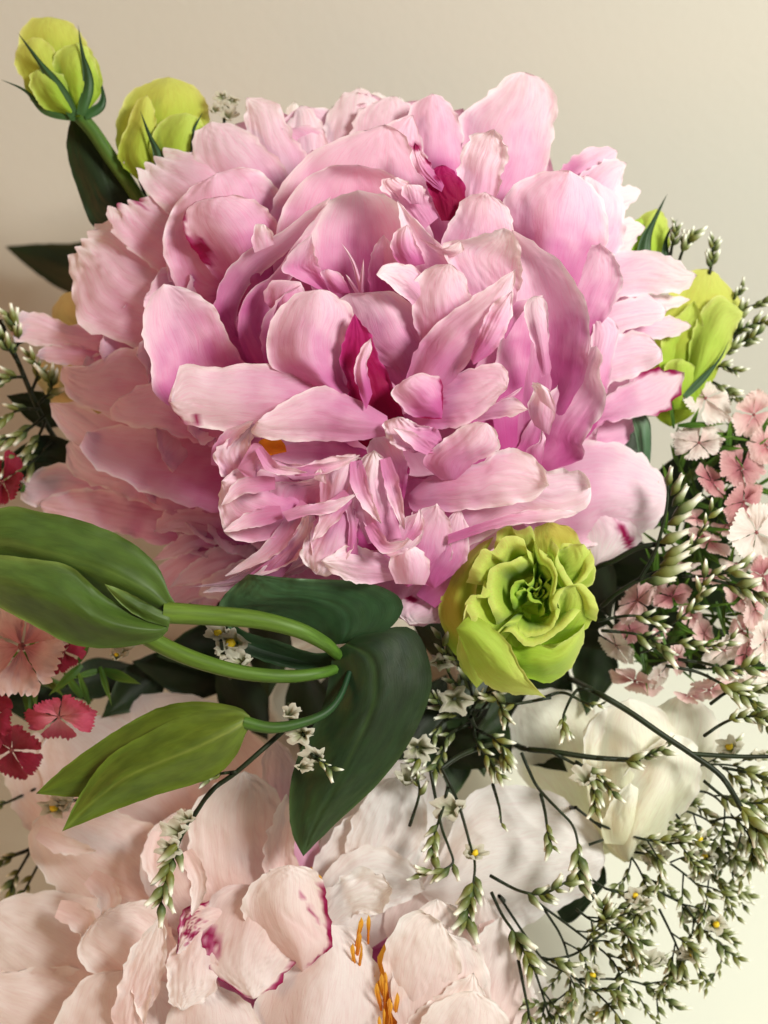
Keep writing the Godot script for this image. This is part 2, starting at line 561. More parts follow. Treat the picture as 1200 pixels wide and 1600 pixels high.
func outer_petals():
	# top, from left to right
	P([360, 420, 280, 350, 230, 300, 214, 268], [430, 390, 390, 300, 340, 250, 290, 238, 262, 236], [-20, -60, 20, 10, 0, -15], {"wob": 3.0, "scallop": 14, "lobes": 3.4, "pale": 0.15})
	P([390, 400, 325, 300, 300, 240, 308, 205, 330, 190], [470, 350, 450, 270, 410, 225, 370, 195, 330, 190], [-10, -70, 20, 0, 0, -10], {"pale": 0.35, "wob": 3})
	P([430, 340, 395, 260, 383, 200, 385, 152], [490, 320, 480, 250, 455, 205, 430, 160, 385, 152], [-30, -95, 12, 0, 0, 0], {"wob": 3.8, "pale": 0.55})
	P([450, 340, 445, 260, 448, 215, 456, 178, 470, 165], [530, 300, 515, 230, 502, 190, 488, 170, 470, 165], [-45, -110, 10], {"wob": 3.8, "pale": 0.55})
	P([500, 300, 500, 230, 510, 190, 530, 152, 560, 138], [600, 280, 600, 220, 596, 180, 585, 150, 560, 138], [-55, -130, 15], {"pale": 0.6, "wob": 4})
	P([540, 300, 545, 230, 555, 185, 580, 158, 612, 150], [670, 290, 665, 225, 652, 185, 640, 162, 612, 150], [-30, -100, 15], {"pale": 0.4, "wob": 4})
	P([690, 350, 712, 260, 718, 185, 760, 148, 800, 118, 822, 113], [810, 350, 850, 275, 863, 220, 869, 160, 852, 125, 822, 113], [-20, -110, 25, 8, 10, 10], {"wob": 3.8, "pale": 0.3})
	P([620, 320, 625, 230, 640, 170, 675, 146], [740, 320, 731, 255, 720, 195, 700, 158, 675, 146], [0, -60, 25, 0, 0, 10], {"wob": 3.8, "pale": 0.0})
	P([560, 320, 575, 260, 595, 205, 625, 184, 645, 180], [700, 330, 690, 290, 665, 245, 655, 205, 645, 180], [20, -20, 15], {"wob": 3.8, "pale": 0.1, "spots": [[652, 232, 10, 0.8]]})
	# right side
	P([820, 330, 860, 280, 900, 240, 940, 226, 965, 235], [850, 370, 900, 315, 950, 272, 965, 235], [-50, -95, 10], {"wob": 3.8, "pale": 0.1})
	P([850, 350, 895, 290, 920, 262, 950, 248, 979, 255], [880, 400, 935, 335, 962, 300, 979, 255], [-40, -75, 10], {"wob": 3.8, "pale": 0.35})
	P([900, 330, 945, 302, 975, 288, 1002, 298], [900, 375, 960, 333, 990, 318, 1002, 298], [-70, -95, 6], {"wob": 3.8, "pale": 0.75})
	P([860, 400, 900, 310, 905, 275, 930, 280], [920, 430, 965, 398, 978, 330, 965, 300, 930, 280], [-30, -55, 14, 0, -15], {"pale": 0.55, "ruffle": 8, "wob": 4})
	P([900, 360, 950, 345, 980, 340, 1009, 355], [900, 430, 955, 402, 985, 388, 1009, 355], [-90, -110, 6], {"wob": 3.8, "pale": 0.85})
	P([870, 415, 960, 396, 1010, 388, 1050, 405, 1089, 430], [870, 490, 970, 468, 1030, 460, 1070, 453, 1089, 430], [-60, -95, 10, 0, 0, 10], {"pale": 0.55, "wob": 3.5})
	P([930, 470, 1030, 460, 1079, 468], [930, 510, 1040, 484, 1079, 468], [-90, -110, 4], {"wob": 3.8, "pale": 0.7})
	P([900, 530, 1000, 495, 1060, 497, 1080, 510], [900, 590, 1000, 536, 1050, 528, 1080, 510], [-70, -105, 6], {"wob": 3.8, "pale": 0.35})
	P([830, 530, 930, 480, 1000, 463, 1030, 470, 1041, 487], [840, 600, 940, 535, 990, 514, 1030, 502, 1041, 487], [-30, -60, 14, 0, 0, 8], {"wob": 3.8, "pale": 0.4})
	P([840, 640, 890, 560, 955, 526, 1000, 518, 1034, 545], [850, 720, 938, 632, 950, 604, 1000, 585, 1030, 570, 1034, 545], [-20, -55, 12, 0, 0, 12], {"wob": 3.8, "pale": 0.3, "ruffle": 8})
	P([840, 700, 920, 640, 990, 590, 1025, 576, 1069, 582], [850, 740, 930, 668, 1000, 652, 1042, 642, 1062, 612, 1069, 582], [-60, -90, 10, 8, 8], {"wob": 3.8, "pale": 0.2, "ink": [[0, 0.72, 0.97, 9.0], [1, 0.7, 0.92, 6.0]]})
	P([840, 720, 930, 665, 980, 650, 1003, 648], [850, 780, 930, 706, 975, 692, 1003, 648], [-80, -120, 4], {"wob": 3.8, "rim": 0.2})
	P([840, 720, 920, 688, 980, 698, 1030, 735, 1043, 775], [850, 850, 900, 858, 950, 842, 1005, 832, 1035, 806, 1043, 775], [-70, -70, 35, -15, 0, -15], {"wob": 3.8, "pale": 0.45})
	P([870, 770, 890, 820, 905, 850, 928, 885], [960, 780, 1003, 835, 990, 855, 962, 874, 928, 885], [-55, -80, 10], {"wob": 3.8, "pale": 0.8, "spots": [[978, 838, 34, 0.95, 60, 4.5]]})

func left_petals():
	P([330, 500, 240, 420, 180, 370, 166, 326], [390, 410, 315, 330, 262, 300, 238, 304], [-10, -60, 15, 0, 0, 0], {"wob": 3.0, "scallop": 11, "lobes": 4.3, "spots": [[182, 312, 12, 0.6], [215, 308, 14, 0.7]]})
	P([340, 620, 210, 545, 128, 510, 114, 440, 108, 400], [390, 450, 300, 400, 230, 352, 180, 345, 150, 352], [0, -80, 20, -10, 0, -10], {"wob": 3.8, "scallop": 6, "pale": 0.15, "ruffle": 7})
	P([230, 510, 120, 508, 60, 487, 30, 490, 14, 511], [230, 580, 120, 548, 60, 538, 25, 534, 14, 511], [-100, -130, 10], {"wob": 3.8, "pale": 0.3})
	P([220, 560, 110, 538, 72, 541, 55, 556], [220, 610, 120, 572, 80, 567, 55, 556], [-100, -125, 6], {"wob": 3.8, "pale": 0.15})
	P([340, 660, 220, 660, 150, 645, 110, 622, 95, 592, 98, 572], [350, 550, 260, 550, 192, 542, 160, 562, 130, 572, 98, 572], [-20, -85, 16, 0, 8, 10], {"wob": 3.8, "pale": 0.2, "ruffle": 7})
	P([320, 740, 180, 724, 100, 678, 85, 652, 79, 630], [340, 640, 220, 650, 160, 645, 112, 628, 79, 630], [-30, -100, 14, 0, 6, 0], {"wob": 3.8, "pale": 0.25, "scallop": 5})
	P([360, 700, 240, 670, 190, 662, 172, 648, 185, 622], [380, 590, 300, 578, 250, 590, 215, 605, 185, 622], [10, -30, 16, 0, 5, 5], {"wob": 3.8, "pale": 0.15})
	P([320, 820, 200, 778, 140, 757, 110, 737, 102, 702, 110, 688], [320, 690, 200, 690, 140, 688, 110, 688], [-60, -110, 10, 0, 0, 10], {"wob": 3.8, "pale": 0.3, "ruffle": 8})
	P([370, 800, 260, 782, 190, 753, 145, 728, 126, 702, 135, 675], [380, 630, 300, 648, 240, 662, 190, 666, 160, 668, 135, 675], [0, -55, -18, 25, 0, 5], {"wob": 3.8, "pale": 0.05})
	P([240, 820, 110, 795, 45, 790, 30, 762, 28, 752], [260, 730, 150, 732, 100, 724, 60, 733, 28, 752], [-110, -140, 10], {"pale": 0.3, "ruffle": 9, "wob": 4})
	P([320, 860, 200, 838, 100, 812, 65, 796, 63, 784], [380, 785, 240, 780, 150, 764, 100, 770, 63, 784], [-80, -125, 8, 0, 8], {"wob": 3.8, "pale": 0.15, "ruffle": 9})
	P([380, 850, 300, 834, 240, 832], [400, 765, 320, 776, 262, 790, 240, 832], [-55, -85, 4], {"wob": 3.8, "pale": 0.05})
	P([400, 850, 320, 855, 270, 872, 238, 875], [400, 812, 320, 822, 270, 845, 238, 875], [-60, -95, 6], {"wob": 3.8, "pale": 0.1})
	P([430, 910, 340, 907, 300, 912, 264, 918], [440, 840, 350, 848, 300, 880, 264, 918], [-70, -110, 8, 0, 6], {"wob": 3.8, "pale": 0.2})
	P([440, 925, 340, 932, 310, 930], [450, 860, 370, 878, 320, 905, 310, 930], [-60, -95, 8], {"wob": 3.8, "pale": 0.4})

func heart_petals():
	# upper left, behind the rosette
	P([400, 470, 300, 470, 262, 420, 255, 360, 290, 300, 340, 270], [460, 380, 450, 330, 430, 290, 390, 262, 340, 270], [-10, 10, 25], {"ruffle": 8})
	P([350, 445, 312, 402, 290, 372, 286, 340, 300, 318, 335, 308], [440, 400, 432, 350, 408, 318, 370, 306, 335, 308], [30, 40, 30, -10, 10], {"pale": 0.1, "spots": [[314, 392, 27, 1.0, 40, 1.6]], "ink": [[0, 0.5, 1.0, 5.0], [1, 0.92, 1.0, 4.0]]})
	# domes of the rosette
	P([430, 430, 420, 350, 440, 290, 490, 236, 560, 206, 602, 194], [700, 410, 700, 330, 672, 270, 645, 232, 628, 205, 602, 194], [-20, 55, 15, 10, 10, 0], {"pale": 0.1})
	P([440, 450, 432, 360, 458, 300, 502, 264, 560, 257], [670, 420, 668, 340, 645, 300, 612, 272, 560, 257], [-20, 85, -10, 20, 20, 0], {"pale": 0.0})
	# dark recess and crimson notch, upper right
	P([610, 430, 596, 370, 610, 325, 680, 315], [790, 410, 775, 370, 745, 335, 680, 315], [-20, 70, 0, 0, 0, 0], {"rim": 0.0})
	P([690, 345, 668, 295, 664, 272, 690, 258], [718, 345, 728, 300, 722, 282, 702, 262, 690, 258], [70, 85, 5, 0, 0], {"pal": "crimson"})
	P([690, 300, 655, 275, 644, 245, 648, 222], [694, 290, 684, 272, 668, 250, 648, 222], [85, 92, 5, 0, 0], {"pale": 0.2, "spots": [[650, 228, 9, 0.9], [672, 250, 9, 0.8], [686, 276, 9, 0.8]], "ruffle": 7, "wob": 5})
	P([715, 330, 714, 285, 722, 240, 738, 212, 772, 202], [775, 310, 786, 265, 793, 240, 786, 216, 772, 202], [40, 70, 12, 5, 10, 10], {"pale": 0.6, "ruffle": 8, "wob": 4})
	P([690, 385, 708, 340, 722, 312, 758, 300], [800, 385, 802, 350, 788, 318, 758, 300], [60, 95, 10, 0, 0, 10], {"pale": 0.45})
	P([655, 365, 618, 320, 594, 286, 612, 278], [685, 340, 672, 318, 655, 295, 632, 282, 612, 278], [85, 110, 6, 0, 8], {"pale": 0.5, "ruffle": 7, "wob": 5})
	P([640, 318, 630, 305, 628, 292, 640, 288], [662, 320, 664, 300, 658, 290, 640, 288], [112, 120, 5], {"pale": 0.6})
	# big pink petal of the upper right
	P([800, 480, 795, 385, 783, 325, 805, 287, 850, 268, 890, 266], [880, 500, 932, 405, 948, 388, 950, 340, 932, 298, 890, 266], [0, 60, 45, 0, -10, -10], {"pale": 0.15, "ruffle": 7})
	P([840, 520, 868, 430, 898, 392, 938, 380], [930, 520, 962, 468, 975, 440, 962, 402, 938, 380], [-20, 25, 10, 0, 10, 10], {"pale": 0.15})
	P([850, 680, 912, 570, 926, 520, 926, 488], [930, 670, 952, 600, 958, 560, 966, 505, 926, 488], [-30, 5, 10], {"pale": 0.1})
	# crescents on the left of the rosette
	P([350, 580, 333, 500, 344, 440, 384, 392, 430, 368, 470, 338, 517, 307], [430, 570, 372, 520, 380, 462, 414, 422, 452, 392, 500, 345, 517, 307], [-10, 130, 0, 30, -20, 0], {"pale": 0.05, "ruffle": 4, "rim": 1.6})
	P([395, 585, 371, 515, 384, 462, 430, 425, 462, 380, 512, 318], [470, 580, 415, 530, 424, 482, 452, 440, 488, 398, 512, 318], [20, 140, 0, 22, -25, 0], {"pale": 0.0, "ruffle": 4, "rim": 1.6})
	P([420, 580, 408, 540, 412, 500, 440, 462, 470, 445], [480, 570, 470, 540, 466, 500, 470, 445], [40, 120, -10, 20], {"pale": 0.0})
	P([398, 395, 392, 372, 398, 352, 412, 350], [428, 382, 424, 362, 412, 350], [115, 135, 4], {"pale": 0.7, "m": 12, "n": 14})
	P([440, 500, 415, 470, 420, 440, 448, 438, 470, 440], [475, 500, 480, 465, 470, 440], [100, 125, 12], {"pale": 0.3, "m": 14, "n": 16})
	# the cup in the middle
	P([498, 470, 484, 410, 488, 358, 518, 312, 560, 297], [650, 470, 660, 405, 645, 350, 612, 310, 560, 297], [0, 150, -45, 25, 30, 0], {"rim": 2.0, "ruffle": 3})
	P([640, 455, 632, 400, 625, 345, 620, 312], [760, 440, 712, 405, 668, 362, 620, 312], [110, 160, -20, 0, 0], {"pale": 0.4, "ruffle": 3})
	P([508, 458, 460, 432, 441, 420, 462, 386, 487, 366], [516, 458, 503, 430, 494, 400, 487, 366], [90, 150, -8, 12, 0], {"pale": 0.2, "ruffle": 3})
	P([578, 468, 576, 422, 584, 388, 600, 366], [625, 465, 622, 420, 614, 388, 600, 366], [70, 140, -8, 0, 0], {"pale": 0.1, "ruffle": 3})
	P([628, 420, 611, 390, 616, 364, 636, 351], [664, 412, 654, 385, 646, 363, 636, 351], [140, 172, 10, 0, 0], {"pale": 0.25})
	P([520, 458, 505, 440, 500, 425, 512, 420], [548, 458, 540, 440, 528, 425, 512, 420], [90, 110, 6], {"pale": 0.2, "m": 12, "n": 14})
	for st in [[565, 456, 552, 410, 533, 379], [563, 458, 566, 430, 568, 404], [560, 460, 548, 440, 540, 428]]:
		P([st[0] - 4, st[1], st[2] - 3, st[3], st[4], st[5]], [st[0] + 4, st[1], st[2] + 3, st[3], st[4], st[5]], [90, 150, 4], {"pale": 0.6, "ruffle": 0.5, "wob": 0.3, "m": 6, "n": 14, "name": "filament"})
	P([560, 545, 540, 490, 533, 464, 575, 457], [680, 550, 662, 505, 640, 474, 612, 456, 575, 457], [95, 150, 12, 0, 0, 8], {"pale": 0.3})
	P([625, 610, 600, 582, 580, 545, 582, 520, 610, 511], [650, 600, 652, 565, 658, 540, 642, 520, 610, 511], [85, 132, 10], {"pale": 0.25})
	P([662, 490, 622, 458, 588, 429], [672, 480, 668, 440, 645, 416, 606, 412, 588, 429], [140, 185, 8, 5, 0, 8], {"pale": 0.6})
	P([668, 550, 644, 490, 646, 445, 670, 418, 702, 412], [745, 500, 732, 450, 720, 425, 702, 412], [120, 178, 14, 0, 0, 5], {"pale": 0.45})
	P([745, 490, 712, 432, 690, 384, 735, 372, 788, 356], [805, 470, 816, 425, 812, 390, 803, 364, 788, 356], [110, 185, 0, 15, 10, 8], {"pale": 0.55, "ruffle": 6})
	P([655, 372, 672, 378, 692, 388, 720, 376], [690, 400, 705, 402, 725, 392, 720, 376], [160, 185, 5], {"pale": 0.7, "m": 14, "n": 14})
	P([632, 610, 648, 550, 688, 500, 738, 465, 775, 440, 806, 420], [700, 600, 738, 560, 775, 525, 800, 480, 806, 420], [130, 205, 18, 5, 5, 0], {"pale": 0.35, "spots": []})
	P([735, 560, 748, 520, 766, 480, 800, 455], [740, 570, 775, 545, 798, 500, 800, 455], [192, 210, 10, 0, 0], {"pale": 0.25, "ruffle": 9})

func right_petals():
	P([730, 730, 735, 600, 765, 540, 800, 470], [850, 720, 860, 600, 848, 520, 800, 470], [0, 60, -10], {"rim": 0.0})
	# the tall cup petals on the right
	P([790, 740, 768, 640, 780, 530, 800, 430, 800, 358], [845, 722, 885, 640, 914, 588, 923, 510, 907, 455, 866, 402, 800, 358], [10, 110, -25, 0, 30, 0], {"pale": 0.05, "rim": 1.4})
	P([790, 740, 840, 640, 880, 592, 915, 548, 932, 540], [862, 735, 913, 716, 911, 690, 948, 628, 936, 588, 941, 562, 932, 540], [0, 70, 0, -10, 25, 0], {"pale": 0.05, "rim": 1.4, "ruffle": 6})
	P([846, 590, 834, 540, 819, 490, 824, 470, 836, 462], [860, 585, 858, 530, 857, 492, 850, 466, 836, 462], [80, 150, 8, 0, 0, 6], {"pale": 0.45, "ruffle": 3})
	P([780, 520, 800, 475, 830, 465, 850, 460], [790, 530, 815, 490, 840, 476, 850, 460], [110, 130, 4], {"pale": 0.3, "m": 10, "n": 16})
	P([690, 655, 648, 652, 624, 632, 610, 612, 640, 588], [692, 640, 692, 606, 686, 590, 662, 584, 640, 588], [160, 205, 18, 0, 0, -10], {"pale": 0.1, "warm": 1, "ruffle": 3, "ink": [[1, 0.0, 0.5, 5.0], [0, 0.0, 0.25, 4.0]]})
	P([630, 650, 652, 668, 692, 670, 742, 657, 792, 608], [660, 620, 700, 588, 740, 574, 780, 568, 794, 586, 792, 608], [130, 180, 12, -5, 0, 5], {"pale": 0.3, "spots": [[686, 612, 14, 0.8, 70, 3.0]]})
	P([745, 660, 770, 655, 800, 650, 826, 640], [745, 640, 775, 628, 805, 622, 826, 640], [120, 155, 6], {"pale": 0.55, "m": 14, "n": 16})
	P([760, 636, 785, 622, 817, 604], [768, 640, 800, 622, 817, 604], [110, 130, 4], {"pale": 0.2, "m": 10, "n": 12})
	P([835, 665, 824, 635, 834, 612, 829, 602, 840, 597], [858, 680, 868, 642, 862, 622, 851, 606, 840, 597], [110, 165, 8, 0, 0, 8], {"pale": 0.6})
	P([842, 625, 838, 605, 832, 598, 845, 600], [868, 645, 866, 625, 858, 610, 845, 600], [160, 180, 5], {"pale": 0.75, "m": 12, "n": 12})
	P([820, 720, 825, 700, 842, 690, 846, 670], [846, 726, 850, 706, 852, 685, 846, 670], [80, 110, 5], {"pale": 0.3, "warm": 1, "m": 12, "n": 14})

func lower_petals():
	# the crimson hearted petals in the middle
	P([560, 690, 545, 640, 543, 600, 530, 560, 544, 512, 554, 490], [630, 670, 622, 625, 606, 582, 590, 552, 578, 520, 554, 490], [125, 188, 5, 10, 0, 0], {"pal": "crimson", "ruffle": 6, "freq": 1.3})
	P([572, 640, 560, 610, 554, 580, 562, 548, 580, 528], [582, 615, 576, 590, 573, 566, 580, 548, 580, 528], [178, 206, 8], {"pale": 0.1, "ruffle": 5, "m": 14})
	P([560, 655, 470, 598, 424, 572, 416, 530, 430, 488, 466, 458, 500, 452], [590, 640, 540, 600, 536, 560, 546, 515, 553, 490, 532, 464, 500, 452], [130, 195, 32, 0, 0, -15], {"pale": 0.22, "ruffle": 3, "spots": [[551, 520, 20, 0.9, 100, 2.2]]})
	P([330, 660, 246, 622, 236, 572, 221, 520, 232, 470, 256, 443], [400, 600, 372, 552, 352, 512, 330, 475, 292, 452, 256, 443], [30, 105, -12, 30, 0, 5], {"pale": 0.0, "rim": 1.2, "ruffle": 4})
	P([610, 678, 520, 686, 430, 684, 362, 676, 312, 668, 280, 655, 264, 628], [600, 640, 545, 610, 470, 577, 400, 568, 330, 573, 282, 570, 264, 628], [140, 165, 22, -10, 5, 0], {"pale": 0.42, "spots": [[308, 655, 14, 0.9, 55, 2.5]], "ink": [[0, 0.88, 1.0, 6.0]], "ruffle": 4, "scallop": 5})
	P([610, 680, 540, 690, 450, 688, 395, 680, 402, 658], [605, 650, 560, 625, 500, 604, 440, 630, 402, 658], [165, 190, 10, -15, 0, 0], {"pale": 0.4, "ruffle": 3})
	P([560, 700, 530, 690, 480, 690, 420, 700, 398, 690], [640, 740, 600, 760, 520, 752, 450, 745, 398, 690], [60, 120, -20, 0, 10], {"pale": 0.0, "rim": 0.0})
	P([422, 712, 408, 704, 404, 690, 416, 684], [448, 706, 444, 692, 432, 684, 416, 684], [128, 142, 6], {"pal": "anther", "name": "anther", "m": 10, "n": 10})
	P([590, 820, 588, 745, 572, 705, 588, 680], [630, 790, 638, 730, 627, 700, 612, 684, 588, 680], [90, 150, -8, 5, 10, 0], {"pale": 0.05, "ruffle": 4})
	P([690, 708, 640, 706, 610, 690, 598, 662, 622, 651], [692, 690, 682, 670, 655, 664, 640, 655, 622, 651], [150, 190, 8, 0, 0, 8], {"pale": 0.35, "ruffle": 12, "freq": 1.6})
	P([690, 750, 660, 720, 690, 690, 730, 663, 762, 661], [712, 750, 745, 722, 779, 702, 778, 678, 762, 661], [130, 190, 16, 0, 0, 0], {"pale": 0.35})
	P([625, 850, 715, 858, 800, 820, 880, 810, 918, 792, 922, 762], [640, 750, 720, 752, 765, 712, 805, 702, 852, 735, 882, 733, 912, 740, 922, 762], [70, 120, 16, -15, 15, 0], {"pale": 0.35, "ruffle": 6, "scallop": 5, "lobes": 3})
	P([650, 800, 740, 796, 822, 785, 858, 758], [680, 740, 757, 722, 776, 706, 812, 703, 845, 725, 858, 758], [100, 160, 14, -5, 10, 0], {"pale": 0.45, "ruffle": 5})
	P([700, 850, 790, 822, 860, 815, 905, 800], [700, 835, 790, 805, 850, 795, 905, 800], [110, 140, 6], {"pale": 0.3, "m": 14})
	# the ruffled tuft below
	P([440, 780, 360, 752, 334, 718, 340, 698, 372, 676, 398, 656], [470, 750, 428, 738, 404, 715, 394, 690, 398, 656], [100, 150, 6, 10, 10, 0], {"pale": 0.5, "ruffle": 10, "freq": 1.3, "wob": 4})
	P([400, 760, 402, 738, 430, 735, 480, 742, 530, 735, 568, 716], [390, 700, 404, 690, 428, 718, 475, 724, 520, 712, 568, 716], [150, 165, 8, -10, 8], {"pale": 0.5, "ruffle": 8, "wob": 3})
	P([450, 830, 400, 848, 355, 838, 341, 792, 346, 752], [490, 780, 442, 742, 395, 728, 366, 736, 346, 752], [100, 140, 14, -10, 5, 0], {"pale": 0.3, "ruffle": 8, "freq": 0.9})
	P([470, 830, 425, 790, 428, 755, 470, 752, 530, 735], [500, 830, 520, 790, 556, 760, 530, 735], [110, 150, -6, 0, 5], {"pale": 0.3, "ruffle": 8})
	P([440, 800, 470, 790, 500, 785, 562, 770], [450, 815, 480, 806, 520, 800, 562, 770], [155, 165, 6], {"pale": 0.5, "m": 12, "ruffle": 7})
	P([500, 790, 502, 740, 518, 716, 556, 709], [535, 790, 552, 758, 560, 730, 556, 709], [140, 170, 10, 0, 0, -5], {"pale": 0.6})
	P([490, 748, 494, 738, 500, 732], [510, 756, 508, 740, 500, 732], [165, 175, 3], {"pale": 0.8, "m": 8, "n": 8})
	P([575, 850, 553, 800, 548, 755, 562, 722, 584, 703], [628, 840, 616, 795, 606, 755, 602, 722, 584, 703], [110, 172, 8, 8, 8, 0], {"pale": 0.5, "ruffle": 9, "freq": 1.3, "fold": -14})
	P([540, 880, 545, 820, 535, 770, 562, 712], [560, 870, 556, 820, 552, 780, 562, 712], [120, 165, 3], {"pale": 0.3, "m": 10, "spots": [[563, 716, 14, 0.6]]})
	P([560, 860, 535, 830, 525, 800, 548, 770], [620, 860, 605, 830, 580, 800, 548, 770], [40, 80, -10], {"rim": 0.0})
	P([390, 897, 430, 866, 462, 828, 484, 786], [438, 905, 472, 862, 496, 830, 484, 786], [80, 135, 6, 0, 5], {"pale": 0.35, "ruffle": 7})
	P([520, 790, 492, 820, 474, 850, 470, 872, 494, 898], [565, 790, 556, 830, 545, 870, 515, 897, 494, 898], [130, 110, 12, 10, 0, 0], {"pale": 0.45, "ruffle": 8, "fold": -8})
	P([530, 830, 545, 850, 540, 868], [548, 826, 560, 845, 540, 868], [110, 115, 6], {"pale": 0.6, "m": 10, "n": 10})
	P([470, 800, 448, 835, 400, 872, 355, 905, 290, 918], [510, 800, 490, 840, 440, 880, 380, 910, 290, 918], [90, 20, 6, 0, 10], {"pale": 0.3, "ruffle": 10})
	P([500, 810, 490, 845, 462, 880, 440, 905], [525, 815, 510, 860, 480, 890, 440, 905], [70, 40, 6], {"pale": 0.2, "ruffle": 7})
	P([625, 905, 560, 912, 520, 895, 500, 876], [620, 878, 585, 862, 545, 853, 500, 876], [95, 135, 8, -6, 6], {"pale": 0.6, "ruffle": 6})
	P([618, 912, 609, 885, 612, 860, 640, 852], [664, 914, 672, 890, 662, 862, 640, 852], [110, 145, 14, 0, 0, -8], {"pale": 0.7, "ruffle": 3})
	P([560, 800, 585, 845, 612, 856, 636, 842, 655, 795], [590, 830, 605, 868, 635, 862, 660, 838, 655, 795], [120, 160, -4, 5, 0], {"pale": 0.7, "ruffle": 4})
	P([600, 880, 612, 835, 640, 805, 682, 788], [700, 880, 706, 850, 702, 812, 682, 788], [70, 120, 10, 0, 0, 10], {"pale": 0.15, "scallop": 5, "lobes": 2})
	P([650, 900, 672, 850, 696, 812, 718, 794], [726, 880, 732, 840, 728, 814, 718, 794], [70, 112, 8, 0, 0, 5], {"pale": 0.15})
	P([650, 930, 700, 862, 750, 826, 800, 812], [680, 950, 730, 900, 780, 845, 800, 812], [30, 60, 6], {"pale": 0.2, "warm": 1})
	P([590, 900, 600, 940, 640, 978], [740, 890, 720, 940, 690, 972, 640, 978], [20, -10, 10], {"pale": 0.1, "rim": 0.5})
	P([660, 925, 632, 935, 620, 955, 640, 976], [690, 950, 690, 966, 670, 974, 640, 976], [10, 20, 8], {"pale": 0.7, "spots": [[640, 934, 18, 0.9, 20, 3.0]]})
	P([470, 880, 430, 905, 400, 920, 392, 905], [500, 850, 460, 870, 420, 885, 392, 905], [30, 40, 5], {"pale": 0.3})
	P([570, 880, 555, 910, 545, 930], [600, 880, 590, 915, 545, 930], [30, 20, 5], {"pale": 0.3})
	# narrow folded strips of the tuft
	for s in [[338, 728, 350, 690, 397, 657, 20, 120, 168], [404, 700, 430, 732, 480, 738, 15, 168, 170], [460, 738, 515, 730, 562, 711, 14, 168, 176], [478, 786, 425, 856, 352, 900, 22, 130, 70], [492, 800, 452, 868, 392, 902, 20, 120, 74], [504, 812, 482, 862, 440, 898, 18, 110, 70],
			[545, 772, 520, 800, 488, 846, 24, 160, 140], [520, 790, 500, 840, 496, 892, 26, 140, 110], [556, 720, 566, 770, 596, 818, 22, 165, 150], [602, 716, 616, 770, 632, 828, 20, 168, 140], [576, 820, 604, 856, 640, 842, 18, 140, 158], [640, 842, 654, 820, 656, 796, 14, 158, 168],
			[430, 755, 380, 760, 346, 790, 22, 158, 140], [440, 800, 400, 810, 350, 830, 24, 140, 128], [550, 865, 545, 890, 530, 922, 16, 70, 40], [590, 862, 578, 895, 566, 930, 16, 60, 30], [420, 880, 380, 905, 318, 926, 18, 60, 20], [470, 870, 440, 900, 420, 930, 16, 50, 20], [700, 760, 660, 790, 640, 830, 20, 120, 90], [672, 705, 650, 690, 615, 668, 18, 168, 190]]:
		strip(s[0], s[1], s[2], s[3], s[4], s[5], s[6], s[7], s[8])
	# petals in the shade under the flower
	for k in 9:
		var x := 250.0 + k * 52
		P([480 + k * 18, 780, x + 20, 870, x - 10, 915, x, 958 + 6 * (k % 3)], [540 + k * 18, 800, x + 90, 880, x + 70, 930, x, 958 + 6 * (k % 3)], [-90, -140 - 8 * (k % 2), 10], {"rim": 0.6, "wob": 3.5})

func strip(x0: float, y0: float, x1: float, y1: float, x2: float, y2: float, w: float, z0: float, z1: float, o := {}):
	var c := spline([x0, y0, x1, y1, x2, y2], 6)
	var l := []
	var r := []
	for i in 7:
		var t := (c[min(i + 1, 6)] - c[max(i - 1, 0)]).normalized()
		var k := w * (0.45 + 0.55 * sin(PI * minf(1.0, i / 6.0 + 0.15))) * (0.12 if i == 6 else 1.0) * 0.6
		var q := Vector2(-t.y, t.x) * k
		l.append_array([c[i].x - q.x, c[i].y - q.y])
		r.append_array([c[i].x + q.x, c[i].y + q.y])
	var d := {"pale": 0.4, "ruffle": 5, "wob": 2.6, "fold": -9.0 if int(x0) % 2 else 7.0, "m": 14, "n": 22}
	d.merge(o, true)
	P(l, r, [z0, z1, 0, 5, 3, 4], d)

# A loose petal of the outer rings: narrow, ragged, each of its own size.
func loose(a: float, rad: float, z: float):
	var d := Vector2(cos(a), sin(a) * 0.93)
	var e := Vector2(-d.y, d.x)
	var c := Vector2(572, 545)
	var w := rng.randf_range(34, 62)
	var ln := rng.randf_range(110, 170)
	var lean := e * rng.randf_range(-30, 30)
	var t := c + d * rad + lean
	var b := c + d * (rad - ln)
	var m1 := b.lerp(t, 0.45)
	var m2 := b.lerp(t, 0.85)
	var k := rng.randf_range(0.7, 1.1)
	P([b.x, b.y, m1.x - e.x * w * 0.8, m1.y - e.y * w * 0.8, m2.x - e.x * w * k, m2.y - e.y * w * k, t.x, t.y], [b.x, b.y, m1.x + e.x * w * 0.8, m1.y + e.y * w * 0.8, m2.x + e.x * w, m2.y + e.y * w, t.x, t.y],
		[z - 50, z, rng.randf_range(-4, 14), rng.randf_range(-4, 12), rng.randf_range(-4, 12), rng.randf_range(-6, 8)], {"wob": 4.0, "ruffle": 6, "pale": rng.randf_range(0.0, 0.35), "m": 18, "n": 22})

